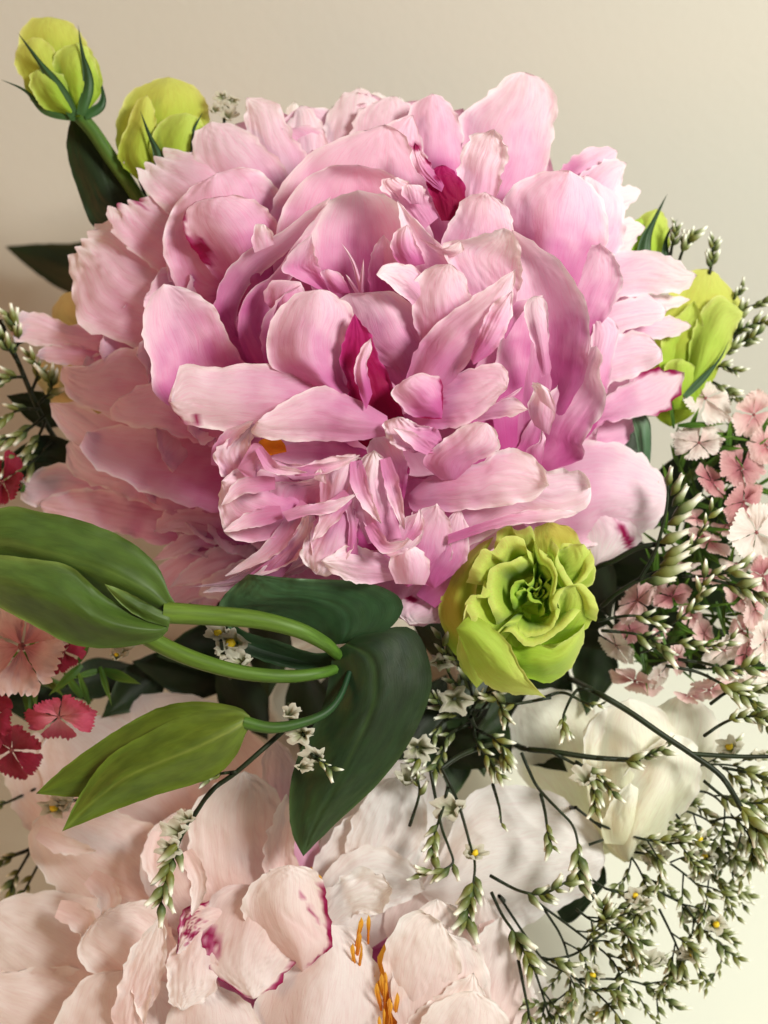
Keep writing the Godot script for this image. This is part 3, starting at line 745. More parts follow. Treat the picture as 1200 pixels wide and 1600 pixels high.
# ---------- the blush peony at the bottom ----------
func blush_peony():
	thing("blush_peony", "pale blush peony with crimson streaks, below the green leaves at the bottom", "peony", at(430, 1560, -300))
	for ring in [[110, 9, -30, 110], [220, 12, -80, 140], [320, 14, -140, 170]]:
		for k in ring[1]:
			var a: float = TAU * (k + 0.3 * (ring[0] % 7)) / ring[1]
			if ring[0] > 300 and sin(a) < -0.55:
				continue
			var n := root.get_child_count()
			backing(440, 1520, a, ring[0], ring[2] - 20, ring[3])
	var B := func(l, r, z, o = {}):
		if not o.has("pal"):
			o["pal"] = "blush"
		if not o.has("mat"):
			o["mat"] = "smooth"
		if not o.has("wob"):
			o["wob"] = 3.2
		if not o.has("crease"):
			o["crease"] = 2.4
		return P(l, r, z, o)
	# outer petals on the left
	(B as Callable).call([280, 1500, 140, 1440, 70, 1370, 42, 1310, 72, 1264], [340, 1400, 270, 1310, 205, 1275, 130, 1258, 72, 1264], [-80, -120, 20], {"wob": 4})
	(B as Callable).call([300, 1700, 100, 1660, 0, 1590, -60, 1500, -20, 1415], [320, 1500, 210, 1430, 110, 1395, 40, 1395, -20, 1415], [-60, -110, 25], {"ruffle": 8})
	(B as Callable).call([260, 1760, 60, 1740, -40, 1680, -80, 1600, -40, 1530], [320, 1600, 200, 1540, 100, 1510, 30, 1515, -40, 1530], [-30, -90, 25], {"ruffle": 8})
	(B as Callable).call([330, 1480, 260, 1440, 222, 1380, 228, 1310, 270, 1270], [420, 1420, 400, 1350, 370, 1300, 320, 1262, 270, 1270], [-50, -70, 15, 0, 0, 10])
	(B as Callable).call([220, 1330, 110, 1290, 70, 1230, 60, 1170, 100, 1130], [330, 1290, 300, 1200, 240, 1150, 170, 1120, 100, 1130], [-150, -190, 12], {"pal": "blush", "pale": 0.0})
	(B as Callable).call([300, 1300, 190, 1240, 150, 1180, 160, 1120, 220, 1085], [430, 1260, 420, 1180, 370, 1120, 300, 1085, 220, 1085], [-170, -215, 12], {"pal": "blush"})
	(B as Callable).call([120, 1330, 40, 1290, 10, 1230, 0, 1180, 30, 1150], [180, 1270, 150, 1210, 110, 1170, 70, 1150, 30, 1150], [-170, -200, 10], {"pal": "blush", "pale": 0.0, "ruffle": 6, "wob": 5})
	# top row
	(B as Callable).call([330, 1430, 298, 1340, 298, 1270, 338, 1222, 382, 1204], [450, 1410, 454, 1330, 442, 1270, 425, 1228, 382, 1204], [-40, -50, 12, 10, 0, 10], {"pale": 0.2})
	(B as Callable).call([430, 1360, 414, 1262, 410, 1190, 426, 1150], [500, 1350, 480, 1245, 460, 1185, 426, 1150], [-70, -90, 10], {"pal": "pink", "pale": 0.55})
	(B as Callable).call([420, 1420, 412, 1330, 430, 1270, 448, 1240], [470, 1420, 462, 1330, 456, 1280, 448, 1240], [-20, 0, -10, 10], {"pale": 0.1})
	(B as Callable).call([500, 1440, 495, 1340, 520, 1260, 580, 1200, 640, 1185], [660, 1420, 700, 1340, 705, 1260, 685, 1210, 640, 1185], [-90, -120, 20], {"pal": "white", "pale": 0.3})
	(B as Callable).call([470, 1400, 500, 1330, 540, 1280, 600, 1255, 640, 1262], [560, 1450, 620, 1400, 655, 1345, 662, 1295, 640, 1262], [-50, -60, 14, 8, 8, 5], {"pal": "white", "pale": 0.1})
	(B as Callable).call([470, 1430, 520, 1350, 580, 1320, 640, 1345, 664, 1390], [520, 1480, 570, 1440, 610, 1420, 640, 1405, 664, 1390], [-30, -30, 14, 8], {"pal": "white"})
	(B as Callable).call([600, 1450, 610, 1390, 640, 1340, 690, 1310, 740, 1320], [700, 1480, 750, 1440, 770, 1380, 765, 1340, 740, 1320], [-80, -90, 14], {"pal": "blush", "pale": 0.4})
	# the wide white petal on the right
	(B as Callable).call([690, 1330, 735, 1242, 800, 1226, 880, 1248, 930, 1290, 946, 1340], [710, 1440, 790, 1456, 850, 1432, 905, 1402, 938, 1368, 946, 1340], [-60, -90, 30, -10, 0, 10], {"pal": "white", "ruffle": 6})
	# ruffled tufts
	(B as Callable).call([480, 1440, 510, 1390, 560, 1358, 596, 1366, 614, 1388], [520, 1450, 560, 1428, 595, 1426, 602, 1410, 614, 1388], [20, 60, 8, 5, 5, 5], {"pal": "white", "pale": 0.4, "ruffle": 8, "wob": 5})
	(B as Callable).call([420, 1480, 384, 1440, 380, 1400, 410, 1366, 452, 1351], [516, 1480, 514, 1420, 502, 1375, 478, 1355, 452, 1351], [40, 70, 26, 0, 0, 0], {"ruffle": 4, "ink": [[1, 0.1, 0.7, 9.0]], "spots": [[484, 1420, 26, 0.6, 60, 6.0]], "streaks": true})
	(B as Callable).call([430, 1380, 345, 1388, 318, 1440, 318, 1500, 345, 1532, 396, 1562], [490, 1390, 494, 1440, 476, 1484, 446, 1522, 430, 1542, 396, 1562], [10, 70, 20, 0, 0, 0], {"ink": [[1, 0.2, 0.9, 8.0], [0, 0.6, 0.97, 7.0]], "spots": [[330, 1470, 34, 1.0, 80, 2.0]], "streaks": true, "ruffle": 6})
	(B as Callable).call([380, 1400, 330, 1408, 290, 1420, 278, 1450, 275, 1490], [390, 1440, 350, 1450, 330, 1470, 310, 1490, 275, 1490], [20, 60, 10], {"ink": [[0, 0.3, 1.0, 5.0]], "spots": [[302, 1450, 34, 1.0, 60, 1.4]], "streaks": true, "ruffle": 8})
	(B as Callable).call([420, 1700, 392, 1610, 408, 1545, 440, 1518, 478, 1470, 512, 1443], [580, 1700, 599, 1590, 592, 1520, 572, 1470, 542, 1448, 512, 1443], [10, 50, 45, -10, -10, -20], {"ruffle": 3, "pale": 0.25})
	(B as Callable).call([240, 1560, 160, 1532, 118, 1486, 150, 1436], [262, 1440, 232, 1408, 190, 1412, 150, 1436], [-10, 0, 12], {"pale": 0.15})
	(B as Callable).call([200, 1640, 176, 1595, 186, 1540, 208, 1482, 252, 1428], [230, 1640, 226, 1590, 250, 1545, 262, 1480, 252, 1428], [30, 50, 6, 12, 12], {"ruffle": 8})
	(B as Callable).call([300, 1440, 262, 1500, 265, 1560, 284, 1580], [330, 1450, 340, 1530, 322, 1562, 284, 1580], [40, 75, 10], {"pale": 0.2, "ruffle": 7})
	(B as Callable).call([200, 1760, 75, 1680, 85, 1600, 130, 1530, 190, 1516], [310, 1740, 310, 1640, 290, 1570, 250, 1530, 190, 1516], [10, 5, 25], {})
	(B as Callable).call([270, 1720, 250, 1640, 270, 1570, 320, 1530], [400, 1740, 420, 1640, 390, 1570, 320, 1530], [20, 35, 20])
	# right side
	(B as Callable).call([600, 1740, 590, 1620, 600, 1520, 635, 1440, 682, 1404], [800, 1740, 780, 1620, 760, 1510, 725, 1430, 682, 1404], [-20, 20, 25, 10, 0, 0], {"pale": 0.2, "ruffle": 8})
	(B as Callable).call([700, 1740, 690, 1600, 705, 1480, 755, 1396], [850, 1740, 846, 1600, 815, 1480, 755, 1396], [-60, -50, 20], {"pale": 0.15, "ruffle": 7})
	(B as Callable).call([800, 1740, 800, 1640, 815, 1540, 836, 1490], [900, 1740, 880, 1640, 862, 1550, 836, 1490], [-110, -120, 12], {"pale": 0.1, "pal": "white"})
	(B as Callable).call([610, 1560, 600, 1500, 615, 1450, 650, 1420, 690, 1440], [700, 1560, 720, 1520, 715, 1480, 690, 1440], [20, 60, 12, 15], {"pale": 0.35, "ruffle": 6})
	(B as Callable).call([620, 1640, 640, 1590, 690, 1550, 740, 1520], [700, 1660, 740, 1620, 765, 1570, 740, 1520], [30, 50, 12], {"pale": 0.3, "ruffle": 6})
	(B as Callable).call([620, 1600, 612, 1530, 640, 1470, 690, 1450], [740, 1600, 760, 1540, 740, 1480, 690, 1450], [20, 45, 10, 10], {"pale": 0.2})
	(B as Callable).call([650, 1680, 650, 1610, 690, 1560, 740, 1548], [780, 1680, 800, 1620, 780, 1570, 740, 1548], [30, 55, 10, 8], {"pale": 0.25})
	(B as Callable).call([720, 1600, 720, 1520, 750, 1460, 790, 1430], [800, 1600, 820, 1540, 815, 1480, 790, 1430], [-20, -5, 8, 6], {"pale": 0.2})
	(B as Callable).call([540, 1330, 556, 1270, 590, 1225, 625, 1212], [640, 1340, 668, 1290, 660, 1240, 625, 1212], [-40, -35, 8, 6], {"pal": "white"})
	# folded strips and small ruffled petals
	for s in [[290, 1330, 310, 1380, 300, 1430, 26, 20, 50], [250, 1300, 240, 1350, 260, 1400, 30, -30, 0], [700, 1440, 730, 1480, 740, 1530, 26, 10, 20], [760, 1440, 780, 1500, 790, 1560, 30, -30, -20], [140, 1370, 170, 1400, 160, 1440, 34, -30, -10], [90, 1420, 130, 1440, 140, 1490, 34, -40, -20], [60, 1300, 100, 1320, 150, 1330, 26, -70, -60], [230, 1500, 220, 1550, 225, 1600, 26, 40, 40]]:
		strip(s[0], s[1], s[2], s[3], s[4], s[5], s[6], s[7], s[8], {"pal": "blush", "mat": "smooth", "pale": 0.15, "wob": 3.5})
	# stamens
	for k in 15:
		var low := k < 9
		var x := (602.0 if low else 570.0) + rng.randf_range(-16, 14)
		var y := rng.randf_range(1480, 1590) if low else rng.randf_range(1425, 1475)
		var dx := rng.randf_range(-8, 8)
		var w := rng.randf_range(2.0, 4.2)
		P([x - w * 0.5, y + 46, x + dx - w, y + 12, x + dx, y], [x + w * 0.5, y + 46, x + dx + w, y + 12, x + dx, y], [25, 56 + rng.randf_range(-6, 8), 3], {"pal": "anther", "name": "anther", "m": 6, "n": 10, "ruffle": 1})
	P([588, 1640, 582, 1560, 590, 1500, 604, 1470], [632, 1640, 630, 1560, 622, 1500, 604, 1470], [10, 34, 4], {"pal": "anther", "name": "anther_base", "m": 12, "n": 18, "ruffle": 5})
	P([478, 1420, 476, 1380, 486, 1354], [508, 1420, 506, 1380, 486, 1354], [20, 36, 4], {"pal": "anther", "name": "anther_base", "m": 10, "n": 14, "ruffle": 4})

# ---------- leaves ----------
func leaf_sprig():
	thing("leafy_sprig", "green leafy sprig with folded leaf buds on long stalks, left of the green rose", "leaf sprig", at(535, 1020, 60))
	var lf := {"name": "leaf", "mat": "leaf", "pal": "leaf", "ruffle": 2.0, "wob": 0.6, "rim": 0.6}
	var q := func(extra: Dictionary) -> Dictionary:
		var d := lf.duplicate()
		d.merge(extra, true)
		return d
	# the two dark leaves at the joint
	P([530, 1015, 490, 1020, 430, 1000, 380, 985, 345, 955], [525, 1045, 480, 1048, 420, 1036, 375, 1012, 345, 955], [30, 70, -10], (q as Callable).call({"pal": "blueleaf"}))
	P([545, 1005, 606, 984, 630, 948, 612, 924, 560, 908, 470, 904, 388, 897], [518, 1008, 480, 988, 430, 966, 385, 958, 344, 953, 350, 930, 388, 897], [50, 105, 10, 10, -15, 0], (q as Callable).call({"pal": "blueleaf", "ruffle": 4, "rib": 0.5, "rim": 1.4}))
	P([520, 1020, 505, 1100, 466, 1180, 452, 1240, 456, 1300, 474, 1338], [560, 992, 640, 980, 670, 1030, 672, 1085, 640, 1160, 590, 1226, 530, 1282, 474, 1338], [60, 70, 16, 0, -8, -10], (q as Callable).call({"pal": "deepleaf", "rim": 0.9, "rib": 0.7}))
	# the large folded bud on the left
	P([282, 956, 262, 968, 200, 962, 100, 932, 0, 900, -90, 870], [282, 952, 266, 930, 246, 884, 200, 844, 130, 814, 60, 799, 0, 794, -90, 850], [150, 150, 34, 0, 0, 0], (q as Callable).call({"rib": 0.3}))
	P([266, 962, 230, 942, 196, 924, 162, 912], [264, 980, 225, 968, 190, 945, 162, 912], [172, 186, 6], (q as Callable).call({"rim": 1.8, "m": 16}))
	P([264, 978, 203, 954, 162, 930, 112, 886, 60, 874, 0, 867, -90, 855], [262, 986, 240, 1002, 175, 1013, 110, 1006, 50, 976, 0, 950, -90, 900], [168, 182, 36, 10, -12, 0], (q as Callable).call({"rim": 1.6}))
	# the small folded bud below
	P([394, 1126, 372, 1105, 300, 1096, 240, 1109, 170, 1149, 100, 1199, 56, 1240], [394, 1130, 372, 1148, 300, 1150, 230, 1190, 165, 1238, 110, 1245, 56, 1240], [120, 125, 12], (q as Callable).call({"pal": "leafwarm"}))
	P([396, 1126, 374, 1110, 300, 1114, 230, 1146, 170, 1182, 126, 1240, 97, 1299], [396, 1131, 385, 1144, 368, 1182, 330, 1216, 250, 1241, 180, 1266, 97, 1299], [140, 150, 22, 4, 0, 0], (q as Callable).call({"pal": "leafwarm", "rib": 0.4}))
	tube("stalk", [255, 957, 160, 330, 962, 150, 400, 968, 140, 465, 984, 128, 505, 1004, 100, 520, 1016, 78, 530, 1026, 52], 16, 8, "stalk")
	tube("stalk", [215, 985, 125, 260, 1012, 128, 320, 1036, 125, 385, 1052, 118, 450, 1057, 105, 500, 1052, 84, 528, 1044, 50], 14, 8, "stalk")
	tube("stalk", [380, 1128, 140, 420, 1137, 135, 462, 1132, 125, 505, 1116, 110, 530, 1090, 92, 546, 1050, 66], 10, 4, "fadestalk")
	tube("stem", [536, 1024, 50, 540, 1035, 40, 548, 1060, 0, 560, 1110, -80, 570, 1120, -200, 580, 1130, -420], 14, 16, "stalk")

func dark_leaves():
	var one := func(called, label, where, l, r, z, pal):
		thing(called, label, "leaf", at(where[0], where[1], where[2]))
		P(l, r, z, {"name": "blade", "mat": "leaf", "pal": pal, "ruffle": 2.0, "wob": 0.6, "rim": 0.5})
		tube("leaf_stalk", [l[0], l[1], z[0], (l[0] + where[0]) * 0.5, (l[1] + where[1]) * 0.5, z[0] - 40, where[0], where[1], where[2]], 6, 7, "twig")
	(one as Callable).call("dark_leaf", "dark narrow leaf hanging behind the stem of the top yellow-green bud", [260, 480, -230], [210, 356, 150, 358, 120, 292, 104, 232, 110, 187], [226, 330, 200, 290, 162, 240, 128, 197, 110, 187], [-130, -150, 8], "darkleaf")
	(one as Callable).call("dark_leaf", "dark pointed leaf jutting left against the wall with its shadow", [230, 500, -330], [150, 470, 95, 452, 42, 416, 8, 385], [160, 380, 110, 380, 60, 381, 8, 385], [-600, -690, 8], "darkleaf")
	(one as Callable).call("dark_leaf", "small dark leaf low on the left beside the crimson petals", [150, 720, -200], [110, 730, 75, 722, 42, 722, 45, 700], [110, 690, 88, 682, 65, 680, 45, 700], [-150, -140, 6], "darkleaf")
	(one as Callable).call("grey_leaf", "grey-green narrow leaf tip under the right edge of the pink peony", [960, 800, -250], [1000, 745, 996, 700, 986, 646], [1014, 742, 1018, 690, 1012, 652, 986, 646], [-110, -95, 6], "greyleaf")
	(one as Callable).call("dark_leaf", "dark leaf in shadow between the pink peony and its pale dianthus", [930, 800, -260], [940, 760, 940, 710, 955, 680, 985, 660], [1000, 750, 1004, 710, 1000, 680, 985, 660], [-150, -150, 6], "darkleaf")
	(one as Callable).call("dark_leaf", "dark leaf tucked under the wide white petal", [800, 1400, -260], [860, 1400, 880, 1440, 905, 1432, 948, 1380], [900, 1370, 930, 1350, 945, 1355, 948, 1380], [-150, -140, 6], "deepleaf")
	# the mass of leaves deep inside the bouquet
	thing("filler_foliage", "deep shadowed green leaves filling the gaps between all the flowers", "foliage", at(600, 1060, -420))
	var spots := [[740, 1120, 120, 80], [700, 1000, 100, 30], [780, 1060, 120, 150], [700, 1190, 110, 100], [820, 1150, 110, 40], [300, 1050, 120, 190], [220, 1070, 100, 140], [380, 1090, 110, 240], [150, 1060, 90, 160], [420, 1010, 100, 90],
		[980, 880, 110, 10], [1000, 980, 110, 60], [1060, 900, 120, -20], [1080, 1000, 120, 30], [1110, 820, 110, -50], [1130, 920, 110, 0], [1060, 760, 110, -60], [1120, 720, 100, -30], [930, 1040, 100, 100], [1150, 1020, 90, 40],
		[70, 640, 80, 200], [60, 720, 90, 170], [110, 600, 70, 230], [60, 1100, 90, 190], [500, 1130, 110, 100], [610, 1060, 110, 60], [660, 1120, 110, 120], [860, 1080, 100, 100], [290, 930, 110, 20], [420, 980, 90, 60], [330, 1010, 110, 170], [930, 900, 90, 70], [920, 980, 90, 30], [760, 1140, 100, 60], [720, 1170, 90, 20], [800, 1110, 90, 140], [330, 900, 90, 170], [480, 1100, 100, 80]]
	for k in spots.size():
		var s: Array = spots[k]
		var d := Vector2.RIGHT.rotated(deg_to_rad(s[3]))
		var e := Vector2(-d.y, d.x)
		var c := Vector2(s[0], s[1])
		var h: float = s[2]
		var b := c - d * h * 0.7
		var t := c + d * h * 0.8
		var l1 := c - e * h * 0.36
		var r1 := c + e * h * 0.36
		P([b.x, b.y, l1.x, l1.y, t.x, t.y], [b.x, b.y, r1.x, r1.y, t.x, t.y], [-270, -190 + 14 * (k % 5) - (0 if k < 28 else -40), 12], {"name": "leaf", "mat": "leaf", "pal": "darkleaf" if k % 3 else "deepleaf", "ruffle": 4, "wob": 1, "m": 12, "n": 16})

# ---------- green lisianthus ----------
func G(l, r, z, o = {}):
	var d := {"pal": "lime", "mat": "smooth", "ruffle": 3.0, "wob": 2.0}
	d.merge(o, true)
	return P(l, r, z, d)

func sepal(pts: Array, z0: float, z1: float, w: float):
	var a := spline(pts, 8)
	w *= 0.75
	var l := []
	var r := []
	for i in 9:
		var t := (a[min(i + 1, 8)] - a[max(i - 1, 0)]).normalized()
		var n := Vector2(-t.y, t.x) * w * (1.0 - pow(i / 8.0, 1.6)) * (0.75 + 0.5 * sin(PI * minf(1.0, i / 5.0)))
		l.append_array([a[i].x - n.x, a[i].y - n.y])
		r.append_array([a[i].x + n.x, a[i].y + n.y])
	P(l, r, [z0, z1, w * 0.5], {"name": "sepal", "mat": "leaf", "pal": "sepal", "ruffle": 0.6, "wob": 0.2, "m": 8, "n": 20, "fold": 3})

func buds():
	thing("lisianthus_bud", "yellow-green bud with long dark sepals standing highest at top left", "bud", at(330, 520, -240), "green lisianthus buds")
	G([114, 184, 60, 166, 32, 115, 28, 64, 45, 32, 80, 26], [128, 182, 158, 145, 154, 100, 132, 62, 112, 36, 80, 26], [-140, -150, 20], {"pal": "yellowlime"})
	G([112, 184, 58, 168, 40, 132, 24, 102, 26, 78, 52, 58], [122, 180, 104, 130, 92, 90, 72, 62, 52, 58], [-118, -118, 22], {"pal": "yellowlime"})
	G([118, 184, 86, 140, 82, 100, 92, 78, 122, 66], [132, 182, 158, 138, 152, 106, 140, 80, 122, 66], [-112, -112, 22], {"pal": "lime"})
	G([114, 184, 74, 172, 48, 140, 46, 118, 60, 108], [126, 182, 110, 140, 96, 115, 60, 108], [-104, -98, 18], {"pal": "lime"})
	sepal([116, 182, 92, 140, 60, 95, 27, 50], -95, -92, 13)
	sepal([126, 180, 138, 130, 128, 80, 122, 38], -92, -100, 12)
	sepal([118, 184, 70, 172, 40, 142, 0, 124], -100, -110, 9)
	sepal([132, 182, 158, 165, 160, 140, 150, 118], -108, -120, 10)
	tube("stem", [120, 176, -120, 145, 205, -122, 172, 245, -126, 200, 285, -130, 226, 325, -140, 290, 420, -190, 330, 520, -240], 12, 11, "budstalk")
	thing("lisianthus_bud", "round yellow-green bud resting behind the top left of the pink peony", "bud", at(330, 470, -270), "green lisianthus buds")
	G([250, 300, 195, 262, 180, 205, 192, 160, 218, 134, 262, 120], [280, 300, 322, 245, 328, 195, 322, 160, 300, 133, 262, 120], [-130, -150, 34], {"pal": "yellowlime"})
	G([245, 300, 196, 265, 184, 232, 200, 195, 212, 160, 230, 148], [262, 300, 250, 250, 246, 200, 240, 165, 230, 148], [-104, -108, 18], {"pal": "yellowlime"})
	G([250, 300, 230, 250, 240, 205, 265, 182, 290, 176], [290, 300, 318, 255, 324, 215, 315, 188, 290, 176], [-98, -96, 24], {"pal": "lime"})
	sepal([262, 300, 246, 240, 232, 208, 219, 172], -82, -84, 12)
	sepal([290, 300, 300, 240, 302, 205, 318, 174], -82, -88, 12)
	tube("stem", [262, 295, -120, 285, 350, -150, 310, 410, -210, 330, 470, -270], 11, 11, "budstalk")
	thing("lisianthus_bud", "smaller lime bud with two dark upright sepals at upper right", "bud", at(930, 520, -280), "green lisianthus buds")
	G([1000, 440, 975, 400, 985, 360, 1000, 338, 1025, 326], [1040, 440, 1046, 400, 1046, 360, 1040, 336, 1025, 326], [-150, -160, 20], {"pal": "lime"})
	G([990, 440, 966, 398, 975, 365, 990, 345, 1003, 340], [1015, 440, 1012, 400, 1012, 365, 1003, 340], [-135, -140, 10], {"pal": "limeheart"})
	sepal([1005, 440, 1008, 380, 1022, 345, 1043, 302], -118, -128, 14)
	sepal([1044, 440, 1040, 400, 1042, 370, 1060, 341], -128, -138, 9)
	tube("stem", [1010, 430, -140, 990, 470, -180, 960, 500, -230, 930, 520, -280], 10, 10, "budstalk")
	thing("lisianthus_flower", "lime half open flower at the right edge of the pink peony", "lisianthus", at(960, 640, -280))
	G([1020, 640, 1020, 540, 1050, 450, 1090, 420, 1115, 424], [1090, 640, 1130, 560, 1150, 505, 1164, 486, 1140, 446, 1115, 424], [-150, -140, 20, 8], {"pal": "yellowlime", "spots": [[1120, 480, 22, 0.5, 80, 2.0]]})
	G([1030, 640, 1028, 580, 1036, 520, 1060, 492, 1085, 470], [1070, 640, 1088, 570, 1100, 510, 1085, 470], [-128, -122, -8, 10, 10], {"pal": "lime"})
	G([1050, 640, 1070, 580, 1085, 510, 1120, 462, 1162, 488], [1080, 640, 1110, 590, 1140, 545, 1150, 515, 1162, 488], [-122, -116, 20, 0, 0, 10], {"pal": "lime", "pale": 0.15})
	G([1030, 640, 1032, 600, 1040, 570, 1065, 560], [1085, 640, 1092, 600, 1090, 575, 1065, 560], [-112, -104, 14], {"pal": "lime"})
	sepal([1070, 620, 1100, 590, 1125, 560, 1140, 530], -98, -110, 7)
	tube("stem", [1056, 630, -140, 1030, 640, -190, 960, 640, -280], 11, 11, "budstalk")

func wavy(cx: float, cy: float, rx: float, ry: float, a0: float, a1: float, amp: float, waves: float, ph: float) -> Array:
	var out := []
	var n := 26
	for i in n + 1:
		var t := float(i) / n
		var a := deg_to_rad(lerpf(a0, a1, t))
		var k: float = 1.0 + amp * sin(t * TAU * waves + ph) + amp * 0.5 * sin(t * TAU * waves * 1.9 + ph * 2.3)
		out.append_array([cx + cos(a) * rx * k, cy + sin(a) * ry * k])
	return out

func green_rose():
	thing("green_rose", "open lime-green ruffled rose-like bloom below the pink peony", "rose", at(800, 1040, -200))
	# outer petals
	G([775, 1060, 714, 1026, 694, 988, 686, 950, 700, 902, 732, 862, 772, 838], [800, 1000, 748, 962, 744, 920, 752, 880, 772, 838], [0, 70, 20, -10, 0, 0], {"pal": "yellowlime", "spots": [[705, 960, 40, 0.4, 80, 1.6]]})
	G([745, 1075, 722, 1046, 713, 1020, 720, 980, 729, 944], [760, 1060, 746, 1010, 748, 970, 744, 948, 729, 944], [40, 105, 8, 5, 0, 8], {"pal": "yellowlime", "pale": 0.35})
	G([738, 962, 776, 985, 798, 1009, 813, 1040, 832, 1068, 853, 1090], [738, 1042, 760, 1070, 790, 1082, 820, 1085, 840, 1087, 853, 1090], [108, 96, 18, 12, -35, 10], {"pal": "lime", "pale": 0.2})
	G([795, 1000, 806, 1012, 826, 1000, 862, 1010, 900, 990, 914, 974], [800, 1050, 832, 1062, 862, 1067, 892, 1044, 910, 1008, 914, 974], [88, 84, 22, 14, -40, 0], {"pal": "lime", "pale": 0.05})
	G([830, 1010, 890, 1000, 920, 978, 932, 950, 918, 925, 900, 915], [830, 960, 868, 960, 872, 935, 885, 918, 900, 915], [40, 92, 16, -10, 10, 0], {"pal": "lime"})
	G([850, 960, 905, 925, 930, 905, 926, 870, 912, 850], [850, 900, 868, 885, 872, 862, 890, 852, 912, 850], [40, 84, 16, -8, 8, 0], {"pal": "lime", "pale": 0.1})
	G([835, 900, 830, 860, 832, 830, 858, 815], [905, 890, 908, 850, 890, 824, 858, 815], [10, 55, 14], {"pal": "yellowlime", "spots": [[880, 830, 30, 0.4]]})
	# the ruffled rims
	var Q := func(rim, k, zb, zr, lip, o):
		var d := {"ruffle": 1.1, "pal": "lime", "n": 20}
		d.merge(o, true)
		return W(rim, 838, 930, k, zb, zr, lip, d)
	(Q as Callable).call([776, 866, 780, 838, 788, 820, 797, 818, 804, 831, 816, 834, 829, 828, 836, 842], 0.62, 20, 88, 6, {"pale": 0.1})
	(Q as Callable).call([738, 912, 742, 898, 748, 884, 762, 863, 776, 867, 789, 850, 806, 845, 820, 851, 825, 866, 834, 874], 0.6, 20, 112, 9, {"pale": 0.1})
	(Q as Callable).call([762, 905, 756, 934, 744, 929, 732, 945, 739, 960, 746, 985, 761, 996, 776, 992, 781, 983, 792, 975, 808, 975], 0.6, 20, 114, 6, {"pale": 0.1})
	(Q as Callable).call([832, 838, 836, 852, 848, 866, 866, 872, 872, 862, 878, 852, 892, 853, 906, 866], 0.55, 20, 74, 4, {"pale": 0.05})
	(Q as Callable).call([858, 850, 870, 864, 868, 878, 880, 902, 890, 916, 908, 906, 922, 884, 916, 862], 0.6, 20, 92, 8, {"pale": 0.05})
	(Q as Callable).call([864, 962, 864, 942, 872, 924, 886, 916, 902, 914, 916, 926, 927, 948, 924, 968], 0.55, 20, 98, 8, {"pale": 0.05})
	(Q as Callable).call([788, 1002, 782, 990, 798, 984, 814, 1000, 824, 1006, 842, 1003, 870, 986, 892, 966, 906, 950], 0.6, 20, 112, 4, {"pale": 0.05})
	(Q as Callable).call([780, 975, 768, 942, 764, 916, 768, 894, 782, 884, 802, 879, 818, 872, 834, 868], 0.5, 0, 104, 4, {"pale": 0.12})
	(Q as Callable).call([834, 846, 846, 866, 860, 878, 869, 898, 866, 918, 861, 942], 0.55, 15, 98, 3, {})
	(Q as Callable).call([800, 975, 814, 989, 830, 991, 852, 986, 866, 970, 872, 948], 0.6, 15, 104, 4, {})
	(Q as Callable).call([806, 952, 800, 930, 806, 912, 820, 908, 826, 916, 834, 906, 834, 890, 840, 878], 0.4, -5, 78, 3, {"pal": "limeheart"})
	(Q as Callable).call([840, 880, 852, 888, 860, 904, 852, 910, 860, 922, 850, 934, 846, 940], 0.4, -5, 78, 3, {"pal": "limeheart"})
	(Q as Callable).call([806, 940, 814, 924, 826, 924, 832, 936, 844, 940, 850, 952, 842, 962], 0.5, -5, 80, 4, {"pal": "limeheart"})
	(Q as Callable).call([808, 924, 818, 918, 822, 924, 830, 918, 838, 922, 846, 912, 842, 902, 848, 894], 0.4, -5, 74, 2, {"pal": "limeheart"})
	(Q as Callable).call([826, 934, 836, 930, 842, 934, 850, 926, 846, 918], 0.3, -5, 68, 1, {"pal": "limeheart"})
	# the hidden cup below
	for k in 6:
		backing_green(815, 950, TAU * k / 6.0, 95)
	sepal([716, 900, 706, 885, 702, 870, 706, 858], 30, 40, 7)
	tube("stem", [815, 960, -60, 812, 985, -110, 800, 1040, -200], 12, 12, "budstalk")

func backing_green(cx: float, cy: float, a: float, rad: float):
	var d := Vector2(cos(a), sin(a))
	var s := Vector2(-d.y, d.x)
	var c := Vector2(cx, cy)
	var l1 := c + d * rad * 0.7 - s * rad * 0.5
	var r1 := c + d * rad * 0.7 + s * rad * 0.5
	var t := c + d * rad
	G([cx, cy, l1.x, l1.y, t.x, t.y], [cx, cy, r1.x, r1.y, t.x, t.y], [-50, 20, 14], {"pal": "lime", "m": 12, "n": 14})

